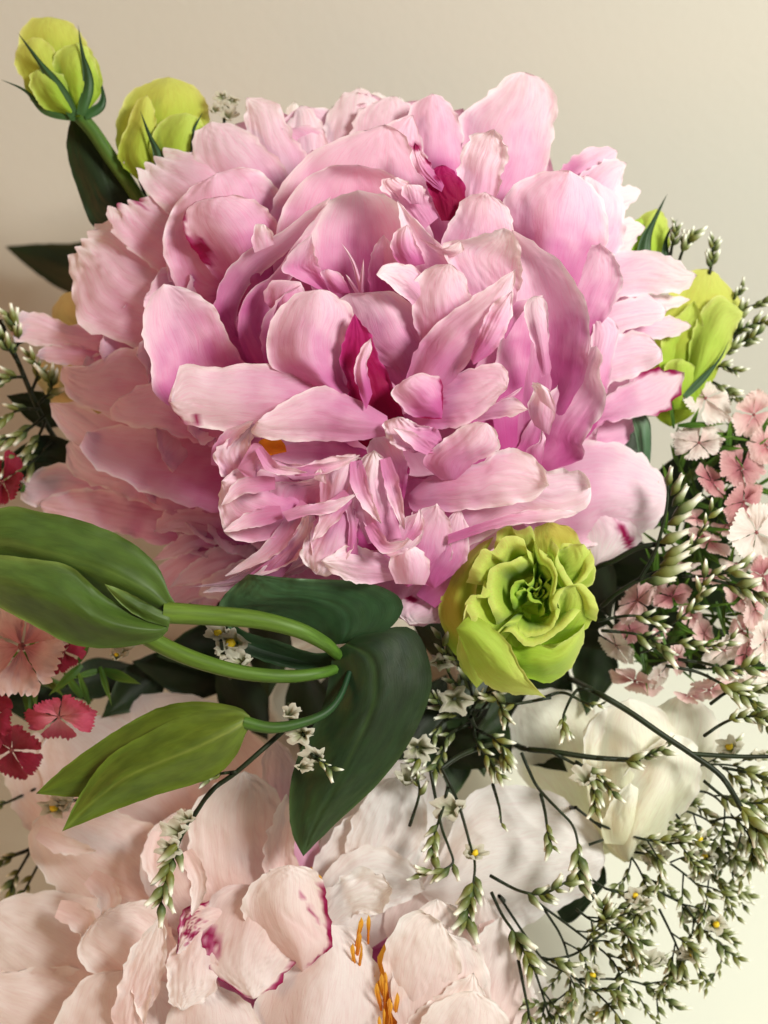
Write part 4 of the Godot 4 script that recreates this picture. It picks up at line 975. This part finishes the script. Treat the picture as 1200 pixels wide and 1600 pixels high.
func cream_flower():
	thing("cream_lisianthus", "cream white bloom with folded petals at lower right under the sea lavender", "lisianthus", at(940, 1230, -330), "cream lisianthus blooms")
	var c := func(l, r, z, o = {}):
		var d := {"pal": "cream", "mat": "smooth", "ruffle": 2.5, "pleat": 0.1}
		d.merge(o, true)
		P(l, r, z, d)
	(c as Callable).call([930, 1330, 836, 1240, 800, 1185, 798, 1122, 830, 1080], [970, 1270, 950, 1180, 930, 1110, 885, 1078, 830, 1080], [-170, -180, 25], {"pale": 0.1})
	(c as Callable).call([985, 1330, 985, 1240, 996, 1160, 1018, 1110, 1062, 1086], [1050, 1315, 1100, 1245, 1122, 1170, 1116, 1112, 1062, 1086], [-120, -95, 34, 0, -10, 8], {"pale": 0.3, "wob": 2.5})
	(c as Callable).call([940, 1318, 917, 1250, 911, 1180, 920, 1125, 985, 1090], [1015, 1318, 1052, 1250, 1062, 1180, 1042, 1118, 985, 1090], [-100, -62, 44, 8, 0, 10], {"pale": 0.2, "wob": 2.5})
	(c as Callable).call([930, 1270, 916, 1220, 911, 1172, 922, 1130, 950, 1103], [940, 1270, 936, 1220, 936, 1180, 944, 1140, 950, 1103], [-62, -40, 5, 4], {"pale": 0.3, "m": 14})
	(c as Callable).call([955, 1322, 948, 1272, 972, 1216, 1008, 1172, 1048, 1142], [1025, 1320, 1066, 1275, 1096, 1222, 1088, 1166, 1048, 1142], [-70, -36, 36, 8, -14, 6], {"pale": 0.3, "wob": 2.5})
	(c as Callable).call([945, 1318, 940, 1290, 956, 1250, 985, 1222], [1000, 1322, 1016, 1290, 1012, 1250, 985, 1222], [-46, -26, 16], {"pale": 0.2})
	tube("stem", [980, 1300, -150, 965, 1280, -230, 940, 1230, -330], 12, 12, "budstalk")
	thing("cream_lisianthus", "yellowish cream petals showing behind the left edge of the pink peony", "lisianthus", at(200, 620, -300), "cream lisianthus blooms")
	(c as Callable).call([140, 560, 92, 520, 80, 490, 95, 462, 122, 452], [160, 520, 150, 480, 122, 452], [-165, -165, 10], {"pal": "butter"})
	(c as Callable).call([150, 640, 88, 628, 62, 606, 55, 580, 72, 562], [170, 580, 130, 560, 95, 558, 72, 562], [-150, -150, 10], {"pal": "butter", "pale": 0.4})
	(c as Callable).call([160, 660, 100, 650, 80, 630, 84, 610], [170, 620, 130, 605, 84, 610], [-140, -140, 8], {"pal": "butter", "pale": 0.4})
	tube("stem", [150, 590, -160, 175, 605, -220, 200, 620, -300], 10, 10, "budstalk")
	thing("cream_lisianthus", "pale peach petal tips peeking over the top of the pink peony", "lisianthus", at(560, 420, -300), "cream lisianthus blooms")
	for a in [[468, 200, 460, 158, 16], [500, 210, 520, 165, 14], [545, 200, 562, 136, 26], [600, 200, 590, 142, 24], [640, 210, 625, 150, 16]]:
		(c as Callable).call([a[0] - a[4], a[1] + 100, a[2] - a[4], a[3] + 30, a[2], a[3]], [a[0] + a[4], a[1] + 100, a[2] + a[4], a[3] + 30, a[2], a[3]], [-150, -160, 8], {"pal": "blush", "pale": 0.3, "m": 14, "n": 18})
	tube("stem", [560, 300, -160, 560, 350, -220, 560, 420, -300], 10, 10, "budstalk")

# ---------- dianthus ----------
# One floret: five fringed petals round (x, y), tilted towards the direction of lean (degrees) by tilt (0 faces the camera).
func floret(x: float, y: float, z: float, rad: float, pal: String, lean: float, tilt: float, spin: float, n := 5, pale := 0.0):
	var ld := Vector2.RIGHT.rotated(deg_to_rad(lean))
	var ct := cos(deg_to_rad(tilt))
	var stt := sin(deg_to_rad(tilt))
	var f := func(v: Vector2) -> Vector3:
		var al := v.dot(ld)
		var ac := v.dot(Vector2(-ld.y, ld.x))
		var q := Vector2(x, y) + ld * al * ct + Vector2(-ld.y, ld.x) * ac
		return Vector3(q.x, q.y, z - al * stt)
	var eye_mesh := ball(at(x, y, z - 4) - root.position, rad * 0.08)
	var head := put("floret", eye_mesh, M.bud, root)
	for k in n:
		var a := deg_to_rad(spin) + TAU * (k + rng.randf_range(-0.13, 0.13)) / 5.0
		var d := Vector2.RIGHT.rotated(a) * rng.randf_range(0.82, 1.08)
		var up := rad * rng.randf_range(-0.15, 0.25)
		var s := Vector2(-d.y, d.x)
		var w := rad * 0.56
		var pts := [d * rad * 0.05, d * rad * 0.45 - s * w * 0.55, d * rad * 0.8 - s * w * 0.98, d * rad * 1.0 - s * w * 0.78]
		var ptr := [d * rad * 0.05, d * rad * 0.45 + s * w * 0.55, d * rad * 0.8 + s * w * 0.98, d * rad * 1.0 + s * w * 0.78]
		var l := []
		var r := []
		for p in pts:
			var v3: Vector3 = (f as Callable).call(p)
			l.append_array([v3.x, v3.y])
		for p in ptr:
			var v3: Vector3 = (f as Callable).call(p)
			r.append_array([v3.x, v3.y])
		var vt: Vector3 = (f as Callable).call(d * rad)
		P(l, r, [z, vt.z + rad * 0.1 + up, rad * rng.randf_range(-0.15, 0.12), rad * rng.randf_range(-0.1, 0.15), rad * rng.randf_range(-0.1, 0.15), -rad * 0.15], {"pal": pal, "parent": head, "mat": "smooth", "ruffle": rad * 0.09, "freq": 1.5, "m": 22, "n": 16, "scallop": rad * 0.09, "lobes": 6.0, "pale": pale, "wob": 2.0, "rim": 0.5, "streak": 1})

func ball(c: Vector3, r: float) -> ArrayMesh:
	var pts := PackedVector3Array()
	var cols := PackedColorArray()
	for j in 5:
		for i in 9:
			var a := TAU * i / 8.0
			var b := PI * j / 4.0
			pts.append(c + Vector3(cos(a) * sin(b), cos(b), sin(a) * sin(b)) * r * U)
			cols.append(lin(Color(0.55, 0.30, 0.30)))
	return grid_mesh(pts, cols, 8, 4, true)

func bract(x: float, y: float, z: float, ang: float, length: float, w: float):
	var d := Vector2.RIGHT.rotated(deg_to_rad(ang))
	var s := Vector2(-d.y, d.x)
	var c := Vector2(x, y)
	var t := c + d * length
	var l := c + d * length * 0.4 - s * w
	var r := c + d * length * 0.4 + s * w
	P([c.x - s.x * w * 0.5, c.y - s.y * w * 0.5, l.x, l.y, t.x, t.y], [c.x + s.x * w * 0.5, c.y + s.y * w * 0.5, r.x, r.y, t.x, t.y], [z - 15, z + 5, w * 0.4], {"name": "bract", "mat": "leaf", "pal": "bract", "ruffle": 1.0, "wob": 0.3, "m": 6, "n": 10})

func dianthus():
	thing("dianthus_head", "pale pink and crimson dianthus head at the left edge under the big leaf", "dianthus", at(140, 1090, -260), "dianthus heads at the sides")
	floret(34, 1010, 20, 84, "dpale", 200, 30, 20)
	floret(100, 1018, -50, 36, "dred", 20, 35, 60)
	floret(92, 1120, -10, 52, "drose", 90, 50, 90)
	floret(18, 1172, -50, 54, "dred", 120, 45, 30)
	floret(-20, 1120, -40, 50, "dred", 160, 30, 10)
	for k in 16:
		bract(60 + rng.randf_range(-50, 110), 1060 + rng.randf_range(-40, 60), -90 + rng.randf_range(-30, 20), rng.randf_range(0, 360), rng.randf_range(40, 80), rng.randf_range(4, 9))
	tube("stem", [60, 1060, -100, 100, 1075, -180, 140, 1090, -260], 9, 9, "budstalk")
	thing("dianthus_head", "crimson dianthus petals at the left edge above the big leaf", "dianthus", at(140, 800, -260), "dianthus heads at the sides")
	floret(4, 752, -110, 46, "dred", 200, 50, 10)
	tube("stem", [30, 760, -130, 80, 780, -200, 140, 800, -260], 8, 8, "budstalk")
	thing("dianthus_head", "beige and dusty pink dianthus head at right beside the pink peony's edge", "dianthus", at(1010, 800, -300), "dianthus heads at the sides")
	floret(1102, 622, -120, 48, "dwhite", 300, 50, 80, 5, 0.1)
	floret(1178, 648, -110, 38, "dpale", 30, 40, 20, 5, 0.2)
	floret(1092, 692, -90, 44, "dwhite", 260, 50, 15, 5)
	floret(1158, 732, -90, 40, "dpink", 330, 40, 40, 5, 0.1)
	floret(1112, 752, -70, 30, "dpink", 320, 60, 10)
	floret(1196, 694, -100, 32, "dpale", 0, 30, 10)
	for k in 60:
		bract(1120 + rng.randf_range(-70, 70), 720 + rng.randf_range(-60, 90), -125 + rng.randf_range(-30, 40), rng.randf_range(-120, 60), rng.randf_range(35, 80), rng.randf_range(2, 5))
	tube("stem", [1110, 720, -130, 1060, 760, -220, 1010, 800, -300], 9, 9, "budstalk")
	thing("dianthus_head", "pink and white fringed dianthus head at right of the green rose", "dianthus", at(1000, 1060, -300), "dianthus heads at the sides")
	floret(1162, 784, -60, 38, "dpink", 40, 54, 70)
	floret(1182, 832, -30, 49, "dwhite", 20, 39, 55, 5, 0.5)
	floret(1108, 846, -60, 35, "dpale", 300, 68, 85)
	floret(1108, 902, -50, 31, "dpale", 270, 68, 100, 5, 0.2)
	floret(1050, 932, -50, 31, "dpink", 250, 54, 30)
	floret(996, 938, -80, 45, "dpale", 220, 59, 0, 5, 0.25)
	floret(962, 1008, -90, 38, "dwhite", 140, 59, 20)
	floret(992, 1064, -90, 40, "dpale", 110, 64, 30, 5, 0.1)
	floret(1132, 1016, -50, 44, "dwhite", 60, 64, 95, 5, 0.2)
	floret(1165, 1022, -70, 31, "dpink", 30, 64, 10)
	floret(1108, 1078, -80, 40, "dpale", 80, 68, 40, 5, 0.2)
	floret(1192, 900, -60, 35, "dpink", 0, 54, 10)
	floret(1180, 952, -50, 35, "dpale", 10, 64, 50, 5, 0.3)
	floret(1196, 1000, -60, 35, "dwhite", 10, 54, 50)
	for s in [[1070, 880, 24], [1080, 960, 26], [1032, 985, 26], [1060, 1030, 28], [1030, 1055, 24], [1150, 880, 26], [1155, 930, 28], [1100, 990, 24], [1160, 985, 26], [1135, 820, 24], [1088, 810, 22], [1020, 915, 24], [1150, 1060, 28], [985, 985, 26], [1076, 1085, 24], [1190, 1050, 28]]:
		floret(s[0], s[1], -85 + rng.randf_range(-15, 20), s[2], ["dpale", "dpink", "dwhite", "dpale"][int(s[0]) % 4], rng.randf_range(200, 420), rng.randf_range(45, 68), rng.randf_range(0, 70), 3 + rng.randi() % 3, 0.15)
	for k in 110:
		bract(1080 + rng.randf_range(-90, 90), 930 + rng.randf_range(-110, 130), -115 + rng.randf_range(-30, 50), rng.randf_range(-150, 90), rng.randf_range(35, 80), rng.randf_range(2, 5))
	tube("stem", [1090, 930, -130, 1050, 1000, -220, 1000, 1060, -300], 9, 9, "budstalk")

# ---------- sea lavender ----------
var calyx_meshes := []

func calyx_mesh(k: int) -> ArrayMesh:
	var pts := PackedVector3Array()
	var cols := PackedColorArray()
	var prof := [0.10, 0.55, 0.95, 1.0, 0.78, 0.62, 0.5, 0.12]
	var f := FastNoiseLite.new()
	f.seed = k
	f.frequency = 0.8
	for j in 8:
		var t := j / 7.0
		for i in 8:
			var a := TAU * i / 7.0
			var w := 1.0 + 0.25 * f.get_noise_2d(cos(a) * 2.0, sin(a) * 2.0 + t)
			if j == 7 and k % 2 == 0:
				w *= 4.0
			pts.append(Vector3(cos(a) * prof[j] * w * 0.18, t + (0.06 * sin(a * 3.0) if j > 5 else 0.0), sin(a) * prof[j] * w * 0.18 + 0.05 * sin(t * 3.0)))
			var g := Color(0.27 + 0.03 * k, 0.33 + 0.02 * k, 0.17)
			var c := g.lerp(Color(0.55, 0.58, 0.40), smoothstep(0.25, 0.65, t)).lerp(Color(0.96, 0.96, 0.90), smoothstep(0.58, 0.85, t))
			cols.append(lin(c))
	return grid_mesh(pts, cols, 7, 7, true)

func calyx(parent: Node3D, p: Vector3, d: Vector3, size: float, k: int):
	var o := put("calyx", calyx_meshes[k % calyx_meshes.size()], M.bud, parent)
	var y := d.normalized()
	var x := y.cross(Vector3(0.3, 0.2, 0.93)).normalized()
	o.transform = Transform3D(Basis(x, y, x.cross(y)).scaled_local(Vector3(1, 1, 1) * size * U), p)

# One twig that ends in a one-sided spike of buds.
func spike(p: Array, z0: float, z1: float, count: int, size: float, share := 0.55, r := 3.0):
	var line := spline(p, 24)
	var q := []
	for i in range(0, 25, 3):
		q.append_array([line[i].x, line[i].y, lerpf(z0, z1, i / 24.0) + 6.0 * sin(i * 0.7)])
	var tw := tube("twig", q, r, r * 0.6, "twig", null, "leaf", 5)
	for k in count:
		var t := 1.0 - share * float(k) / maxf(1.0, count - 1)
		var i := clampi(int(round(t * 24.0)), 1, 24)
		var d := (line[i] - line[i - 1]).normalized()
		var s := Vector2(-d.y, d.x) * (1.0 if k % 2 else -1.0)
		var dir := d + s * rng.randf_range(0.2, 0.75)
		var zz := lerpf(z0, z1, t) + 6.0 * sin(i * 0.7)
		var pos := at(line[i].x, line[i].y, zz) - root.position
		var dv := Vector3.RIGHT * dir.x - up_dir * dir.y - fwd * rng.randf_range(-0.1, 0.6)
		calyx(tw, pos, dv, size * rng.randf_range(0.6, 1.3), rng.randi() % 6)
	return tw

# A small papery open flower.
func papery(parent: Node3D, x: float, y: float, z: float, rad: float, pal := "papery", heart := false):
	var a := rng.randf() * TAU
	var off := Vector2(cos(a), sin(a) * 0.7 + 0.5) * rad * 0.9
	var o := {"name": "papery_flower", "parent": parent, "pal": pal, "mat": "smooth", "ruffle": rad * 0.16, "waves": 14.0, "m": 36, "n": 8}
	W(wavy(x, y, rad * 1.05, rad * rng.randf_range(0.6, 0.85), 0, 360, 0.24, 5.0, x), x + off.x, y + off.y, 0.14, z - rad * 1.3, z, rad * 0.25, o)
	if heart:
		var b := put("papery_heart", ball(at(x, y, z - rad * 0.4) - root.position, rad * 0.42), M.yolk, parent)

func sprig(label: String, where: Array, group := "sea lavender sprigs"):
	thing("sea_lavender_sprig", label, "sea lavender", at(where[0], where[1], where[2]), group)

func stem_to(p: Array, r0 := 4.0, r1 := 5.0):
	tube("stem", p, r0, r1, "twig", null, "leaf", 6)

func sea_lavender():
	for k in 6:
		calyx_meshes.append(calyx_mesh(k))
	# top right
	sprig("sea lavender sprig with white tipped buds at upper right against the wall", [960, 700, -300])
	stem_to([1150, 522, -150, 1120, 562, -160, 1075, 596, -180, 1000, 650, -240, 960, 700, -300])
	spike([1060, 420, 1062, 405, 1070, 385, 1082, 368], -120, -115, 9, 26)
	spike([1046, 410, 1050, 385, 1056, 355], -125, -120, 6, 22)
	spike([1108, 430, 1112, 410, 1114, 380], -140, -135, 9, 24, 0.8)
	spike([1120, 562, 1135, 530, 1150, 500, 1165, 482, 1205, 470], -150, -130, 14, 28, 0.7)
	spike([1130, 545, 1150, 520, 1175, 508, 1210, 500], -145, -130, 12, 26, 0.7)
	spike([1105, 572, 1130, 555, 1150, 540, 1180, 525], -150, -130, 11, 28, 0.7)
	spike([1100, 575, 1125, 572, 1150, 580], -150, -130, 7, 24)
	spike([1090, 590, 1120, 600, 1150, 622], -150, -140, 8, 26)
	spike([1140, 480, 1150, 462, 1158, 452], -150, -140, 5, 22)
	# right, in front of the white petal
	sprig("sea lavender sprig with long pale buds beside the lower right petals of the peony", [900, 960, -220])
	stem_to([1040, 850, -20, 1000, 855, -25, 960, 876, -40, 925, 895, -80, 900, 960, -220])
	var big := [[1042, 760, 1050, 725], [1048, 775, 1068, 738], [1050, 792, 1076, 756], [1050, 808, 1098, 772], [1042, 820, 1082, 800], [1030, 848, 1078, 828], [1036, 872, 1080, 846], [1030, 884, 1080, 862], [1018, 900, 1082, 882], [1008, 908, 1058, 904]]
	var tw := tube("twig", [1000, 905, -20, 1020, 870, -15, 1032, 835, -12, 1042, 790, -10, 1044, 750, -12], 3.5, 2.2, "twig", null, "leaf", 5)
	for b in big:
		var p0 := at(b[0], b[1], -12) - root.position
		var p1 := at(b[2], b[3], 4) - root.position
		calyx(tw, p0, p1 - p0, Vector2(b[0] - b[2], b[1] - b[3]).length() * 0.95, b[0])
	stem_to([1040, 890, -20, 1000, 905, -25, 960, 930, -40, 935, 950, -80, 900, 960, -220], 3.5, 4.5)
	spike([935, 970, 980, 962, 1010, 965, 1030, 975], -30, -15, 6, 30, 0.4)
	spike([940, 985, 990, 990, 1020, 1000, 1040, 1018], -30, -15, 8, 32, 0.5)
	spike([1066, 900, 1100, 900, 1130, 896, 1150, 890], -20, -10, 5, 34, 0.5)
	spike([1010, 1000, 1050, 975, 1085, 945, 1100, 905], -20, 0, 9, 27, 0.6, 2.2)
	spike([1000, 1020, 1060, 1005, 1110, 1010, 1140, 1000], -20, 0, 9, 27, 0.6, 2.2)
	spike([1020, 900, 1060, 870, 1090, 840, 1110, 800], -20, 0, 8, 26, 0.6, 2.0)
	spike([1110, 905, 1140, 912, 1170, 920, 1200, 935], -15, -5, 8, 36, 0.7)
	# below the green rose
	sprig("sea lavender sprig under the green rose, beside the dark heart shaped leaf", [760, 1120, -230])
	stem_to([735, 1120, -20, 745, 1140, -60, 760, 1120, -230])
	for s in [[735, 1120, 720, 1080, 700, 1050, 690, 1000], [740, 1110, 735, 1075, 720, 1040, 700, 1020], [735, 1120, 700, 1110, 680, 1090], [745, 1120, 760, 1100, 775, 1090, 790, 1120], [735, 1130, 700, 1150, 690, 1180, 680, 1200], [740, 1130, 745, 1160, 760, 1180, 780, 1210], [745, 1140, 780, 1160, 790, 1190], [720, 1120, 690, 1130, 660, 1180, 640, 1190], [730, 1120, 750, 1090, 780, 1075]]:
		spike(s, -40, 10, 9, 28, 0.7)
	papery(root, 712, 1095, 15, 20)
	papery(root, 655, 1170, 10, 20)
	papery(root, 640, 1210, 10, 18)
	papery(root, 690, 1035, 5, 14)
	sprig("sea lavender sprig with dark forked twigs hanging over the white petals", [800, 1160, -230])
	stem_to([690, 1200, 10, 720, 1180, -10, 760, 1165, -60, 800, 1160, -230])
	stem_to([1000, 1188, -20, 930, 1184, -15, 860, 1174, -25, 820, 1170, -60, 800, 1160, -230])
	spike([930, 1184, 985, 1188, 1010, 1180, 1038, 1168], -15, 0, 10, 30, 0.6)
	spike([860, 1174, 900, 1195, 925, 1215, 930, 1260], -20, 0, 9, 30, 0.5)
	spike([900, 1190, 940, 1215, 955, 1235], -15, 0, 7, 26, 0.6)
	spike([815, 1176, 840, 1230, 870, 1262, 900, 1298, 902, 1330, 904, 1372], -20, 10, 7, 36, 0.25)
	spike([845, 1240, 852, 1270, 856, 1300, 862, 1320], 0, 10, 5, 28, 0.4)
	spike([690, 1200, 715, 1252, 736, 1325, 742, 1362, 728, 1440], 10, 30, 11, 36, 0.3)
	spike([672, 1200, 690, 1292, 708, 1345, 690, 1360, 662, 1364], 10, 30, 9, 28, 0.25)
	spike([700, 1230, 690, 1270, 680, 1300, 675, 1330], 10, 30, 6, 34, 0.4)
	spike([770, 1225, 780, 1260, 783, 1285], -10, 0, 2, 14, 0.2)
	spike([766, 1368, 812, 1392, 850, 1396, 884, 1378], 0, 20, 10, 30, 0.5)
	spike([768, 1394, 785, 1430, 805, 1460, 830, 1510], 0, 20, 10, 34, 0.5)
	spike([810, 1500, 820, 1550, 832, 1610], 0, 10, 4, 28, 0.3)
	spike([640, 1290, 655, 1240, 650, 1210], 0, 10, 4, 26, 0.4)
	papery(root, 742, 1332, 25, 15, "papery", true)
	papery(root, 700, 1262, 20, 20)
	papery(root, 912, 1212, 5, 16)
	# long stem across the cream flower
	sprig("sea lavender sprig with one long dark stem crossing the cream bloom to the right edge", [890, 1060, -230])
	stem_to([1160, 1266, 20, 1128, 1214, 20, 1080, 1178, 15, 1035, 1148, 10, 980, 1110, 0, 925, 1078, -30, 890, 1060, -230], 4.2, 5.0)
	stem_to([1215, 1182, 15, 1150, 1182, 15, 1080, 1178, 15], 3.0, 4.0)
	spike([1128, 1214, 1160, 1266, 1178, 1290, 1205, 1318], 20, 25, 9, 40, 0.6)
	spike([1040, 1040, 1090, 1050, 1130, 1070, 1180, 1100, 1210, 1150], -20, 10, 14, 36, 0.6)
	spike([1060, 1030, 1100, 1036, 1140, 1046, 1170, 1040], -20, 10, 8, 34, 0.5)
	spike([1100, 1150, 1130, 1130, 1160, 1120, 1200, 1120], -10, 10, 9, 30, 0.6)
	spike([1110, 1100, 1140, 1080, 1180, 1075, 1210, 1070], -20, 0, 10, 30, 0.6)
	spike([1130, 1200, 1160, 1205, 1200, 1215], -20, 0, 8, 28, 0.7)
	spike([1100, 1220, 1140, 1250, 1180, 1255, 1210, 1250], -30, -10, 10, 30, 0.7)
	spike([925, 1078, 900, 1080, 880, 1120, 885, 1140], -20, 0, 5, 30, 0.3)
	spike([850, 1090, 880, 1082, 915, 1098, 940, 1100], -20, -10, 4, 18, 0.3)
	spike([860, 1090, 800, 1100, 770, 1090, 750, 1088], -10, 0, 5, 30, 0.5)
	# the mass at lower right
	var masses := [
		["sea lavender sprig with dense buds in the lower right, near the wide white petal", [880, 1262, -260], -50, [[900, 1262, 975, 1325, 1010, 1385, 1016, 1450], [930, 1285, 985, 1306, 1050, 1318, 1095, 1310], [985, 1330, 1040, 1345, 1100, 1395, 1108, 1440], [920, 1320, 980, 1300, 1040, 1290, 1060, 1270], [1010, 1385, 1070, 1415, 1095, 1450, 1150, 1496], [1030, 1420, 1060, 1485, 1066, 1530]]],
		["airy sea lavender sprig at the right edge below the long dark stem", [960, 1250, -260], -70, [[990, 1240, 1050, 1260, 1110, 1285, 1150, 1340], [1060, 1240, 1110, 1240, 1160, 1290, 1200, 1300], [1050, 1265, 1090, 1310, 1130, 1330, 1165, 1350], [1110, 1285, 1150, 1280, 1190, 1340], [1040, 1210, 1100, 1195, 1160, 1200, 1195, 1230], [1080, 1330, 1110, 1370, 1150, 1390]]],
		["sea lavender sprig at the very bottom right with drooping spikes", [800, 1420, -260], -30, [[780, 1400, 850, 1500, 905, 1530, 960, 1580, 1000, 1640], [850, 1420, 880, 1470, 892, 1530, 880, 1580], [840, 1410, 920, 1470, 960, 1505, 980, 1560], [850, 1500, 900, 1490, 960, 1450, 1000, 1470], [905, 1360, 950, 1390, 990, 1400, 1000, 1440], [905, 1530, 960, 1530, 1010, 1540, 1050, 1570], [830, 1500, 850, 1560, 870, 1630], [900, 1420, 930, 1440, 950, 1430]]]]
	for f in masses:
		var w0: Array = f[1]
		sprig(f[0], w0)
		var first: Array = f[3][0]
		stem_to([first[0], first[1], f[2], (first[0] + w0[0]) * 0.5, (first[1] + w0[1]) * 0.5, f[2] - 60, w0[0], w0[1], w0[2]], 3.4, 4.5)
		for st in f[3]:
			var z0: float = f[2] + rng.randf_range(-8, 8)
			var z1: float = f[2] + rng.randf_range(-35, 40)
			spike(st, z0, z1, 9, 25, 0.36, 2.4)
			var line := spline(st, 20)
			for k in 4:
				var i := 7 + k * 3
				var d := (line[i] - line[i - 1]).normalized().rotated((0.75 if k % 2 else -0.75) + rng.randf_range(-0.3, 0.3))
				d = (d + Vector2(0, 0.25)).normalized()
				var ln := rng.randf_range(42, 82)
				var e1 := line[i] + d * ln * 0.5 + Vector2(0, rng.randf_range(-5, 5))
				var e2 := line[i] + d.rotated(rng.randf_range(-0.1, 0.4)) * ln
				var zz := lerpf(z0, z1, i / 20.0)
				spike([line[i].x, line[i].y, e1.x, e1.y, e2.x, e2.y], zz, zz + rng.randf_range(-25, 30), 5 + rng.randi() % 4, rng.randf_range(19, 27), 0.7, 1.6)
				if rng.randf() < 0.22:
					papery(root, e2.x + rng.randf_range(-8, 8), e2.y + rng.randf_range(-8, 8), zz + 14, rng.randf_range(11, 17), "papery", rng.randf() < 0.35)
	# left
	sprig("sea lavender sprig in shadow at the left edge behind the pink peony", [120, 720, -280])
	stem_to([0, 500, -140, 30, 570, -140, 60, 640, -150, 90, 690, -200, 120, 720, -280])
	for s in [[30, 570, 10, 540, -10, 520], [40, 590, 20, 590, -10, 600], [60, 640, 30, 640, 0, 660], [70, 650, 30, 680, -10, 690], [50, 610, 60, 580, 50, 560], [20, 550, 30, 530, 20, 500], [70, 660, 50, 700, 20, 720], [60, 630, 80, 610, 76, 590], [80, 690, 40, 730, -10, 750]]:
		spike(s, -140, -120, 8, 30, 0.75)
	sprig("sea lavender tips at the left edge beside the blush peony", [120, 1320, -300])
	stem_to([0, 1342, -190, 40, 1330, -195, 80, 1310, -220, 120, 1320, -300], 3, 4)
	spike([40, 1330, 20, 1338, 0, 1345, -20, 1356], -190, -185, 8, 30, 0.8)
	spike([50, 1326, 36, 1350, 20, 1380, 16, 1410], -190, -185, 8, 28, 0.6)
	spike([70, 1320, 60, 1350, 34, 1400], -190, -185, 4, 22, 0.4)
	spike([60, 1230, 20, 1250, -10, 1262], -190, -185, 4, 24, 0.3)
	# in front of the blush peony
	sprig("sea lavender sprig with papery florets hanging in front of the blush peony", [470, 1130, -120])
	stem_to([300, 1280, 90, 330, 1236, 92, 370, 1206, 90, 425, 1158, 70, 455, 1132, 20, 470, 1130, -120], 3.4, 4.2)
	spike([345, 1222, 300, 1276, 275, 1330, 262, 1368, 252, 1408], 92, 95, 12, 36, 0.45)
	spike([370, 1206, 350, 1208, 330, 1212], 92, 95, 3, 24, 0.4)
	for f in [[272, 1296, 17], [288, 1276, 13], [264, 1326, 16]]:
		papery(root, f[0], f[1], 105, f[2])
	sprig("small white sea lavender florets in front of the dark heart shaped leaf", [450, 1100, 20])
	stem_to([505, 1192, 100, 480, 1160, 100, 465, 1130, 80, 450, 1100, 20], 2.6, 3)
	for f in [[468, 1148, 16], [488, 1180, 16], [476, 1198, 11], [455, 1112, 12]]:
		papery(root, f[0], f[1], 112, f[2])
	spike([486, 1178, 500, 1190, 515, 1200], 108, 112, 5, 20, 0.7)
	sprig("white sea lavender florets with yellow hearts between the two long stalks", [360, 1060, -60])
	stem_to([345, 1000, 90, 350, 1030, 60, 360, 1060, -60], 2.6, 3)
	for f in [[360, 1005, 20, true], [340, 988, 16, true], [372, 1030, 16, false], [355, 1018, 14, false], [190, 1012, 14, false], [182, 1022, 10, true]]:
		papery(root, f[0], f[1], 85, f[2], "papery", f[3])
	sprig("tiny white sea lavender floret standing behind the top left bud", [360, 300, -200])
	stem_to([350, 185, -120, 352, 220, -140, 360, 300, -200], 2.4, 3)
	for f in [[345, 152, 9], [362, 158, 10], [338, 170, 9], [358, 178, 11], [350, 166, 9]]:
		papery(root, f[0], f[1], -115, f[2])
	sprig("tiny white sea lavender floret at the foot of the round top left bud", [260, 380, -200])
	stem_to([210, 255, -110, 225, 300, -140, 260, 380, -200], 2.4, 3)
	for f in [[212, 245, 10], [204, 254, 9], [218, 254, 9]]:
		papery(root, f[0], f[1], -105, f[2])
	sprig("papery yellow hearted sea lavender floret at the tip of the small folded leaf bud", [120, 1250, -120])
	stem_to([78, 1266, -60, 95, 1256, -80, 120, 1250, -120], 2.4, 3)
	papery(root, 84, 1262, -50, 18, "papery", true)
	papery(root, 96, 1252, -50, 14)
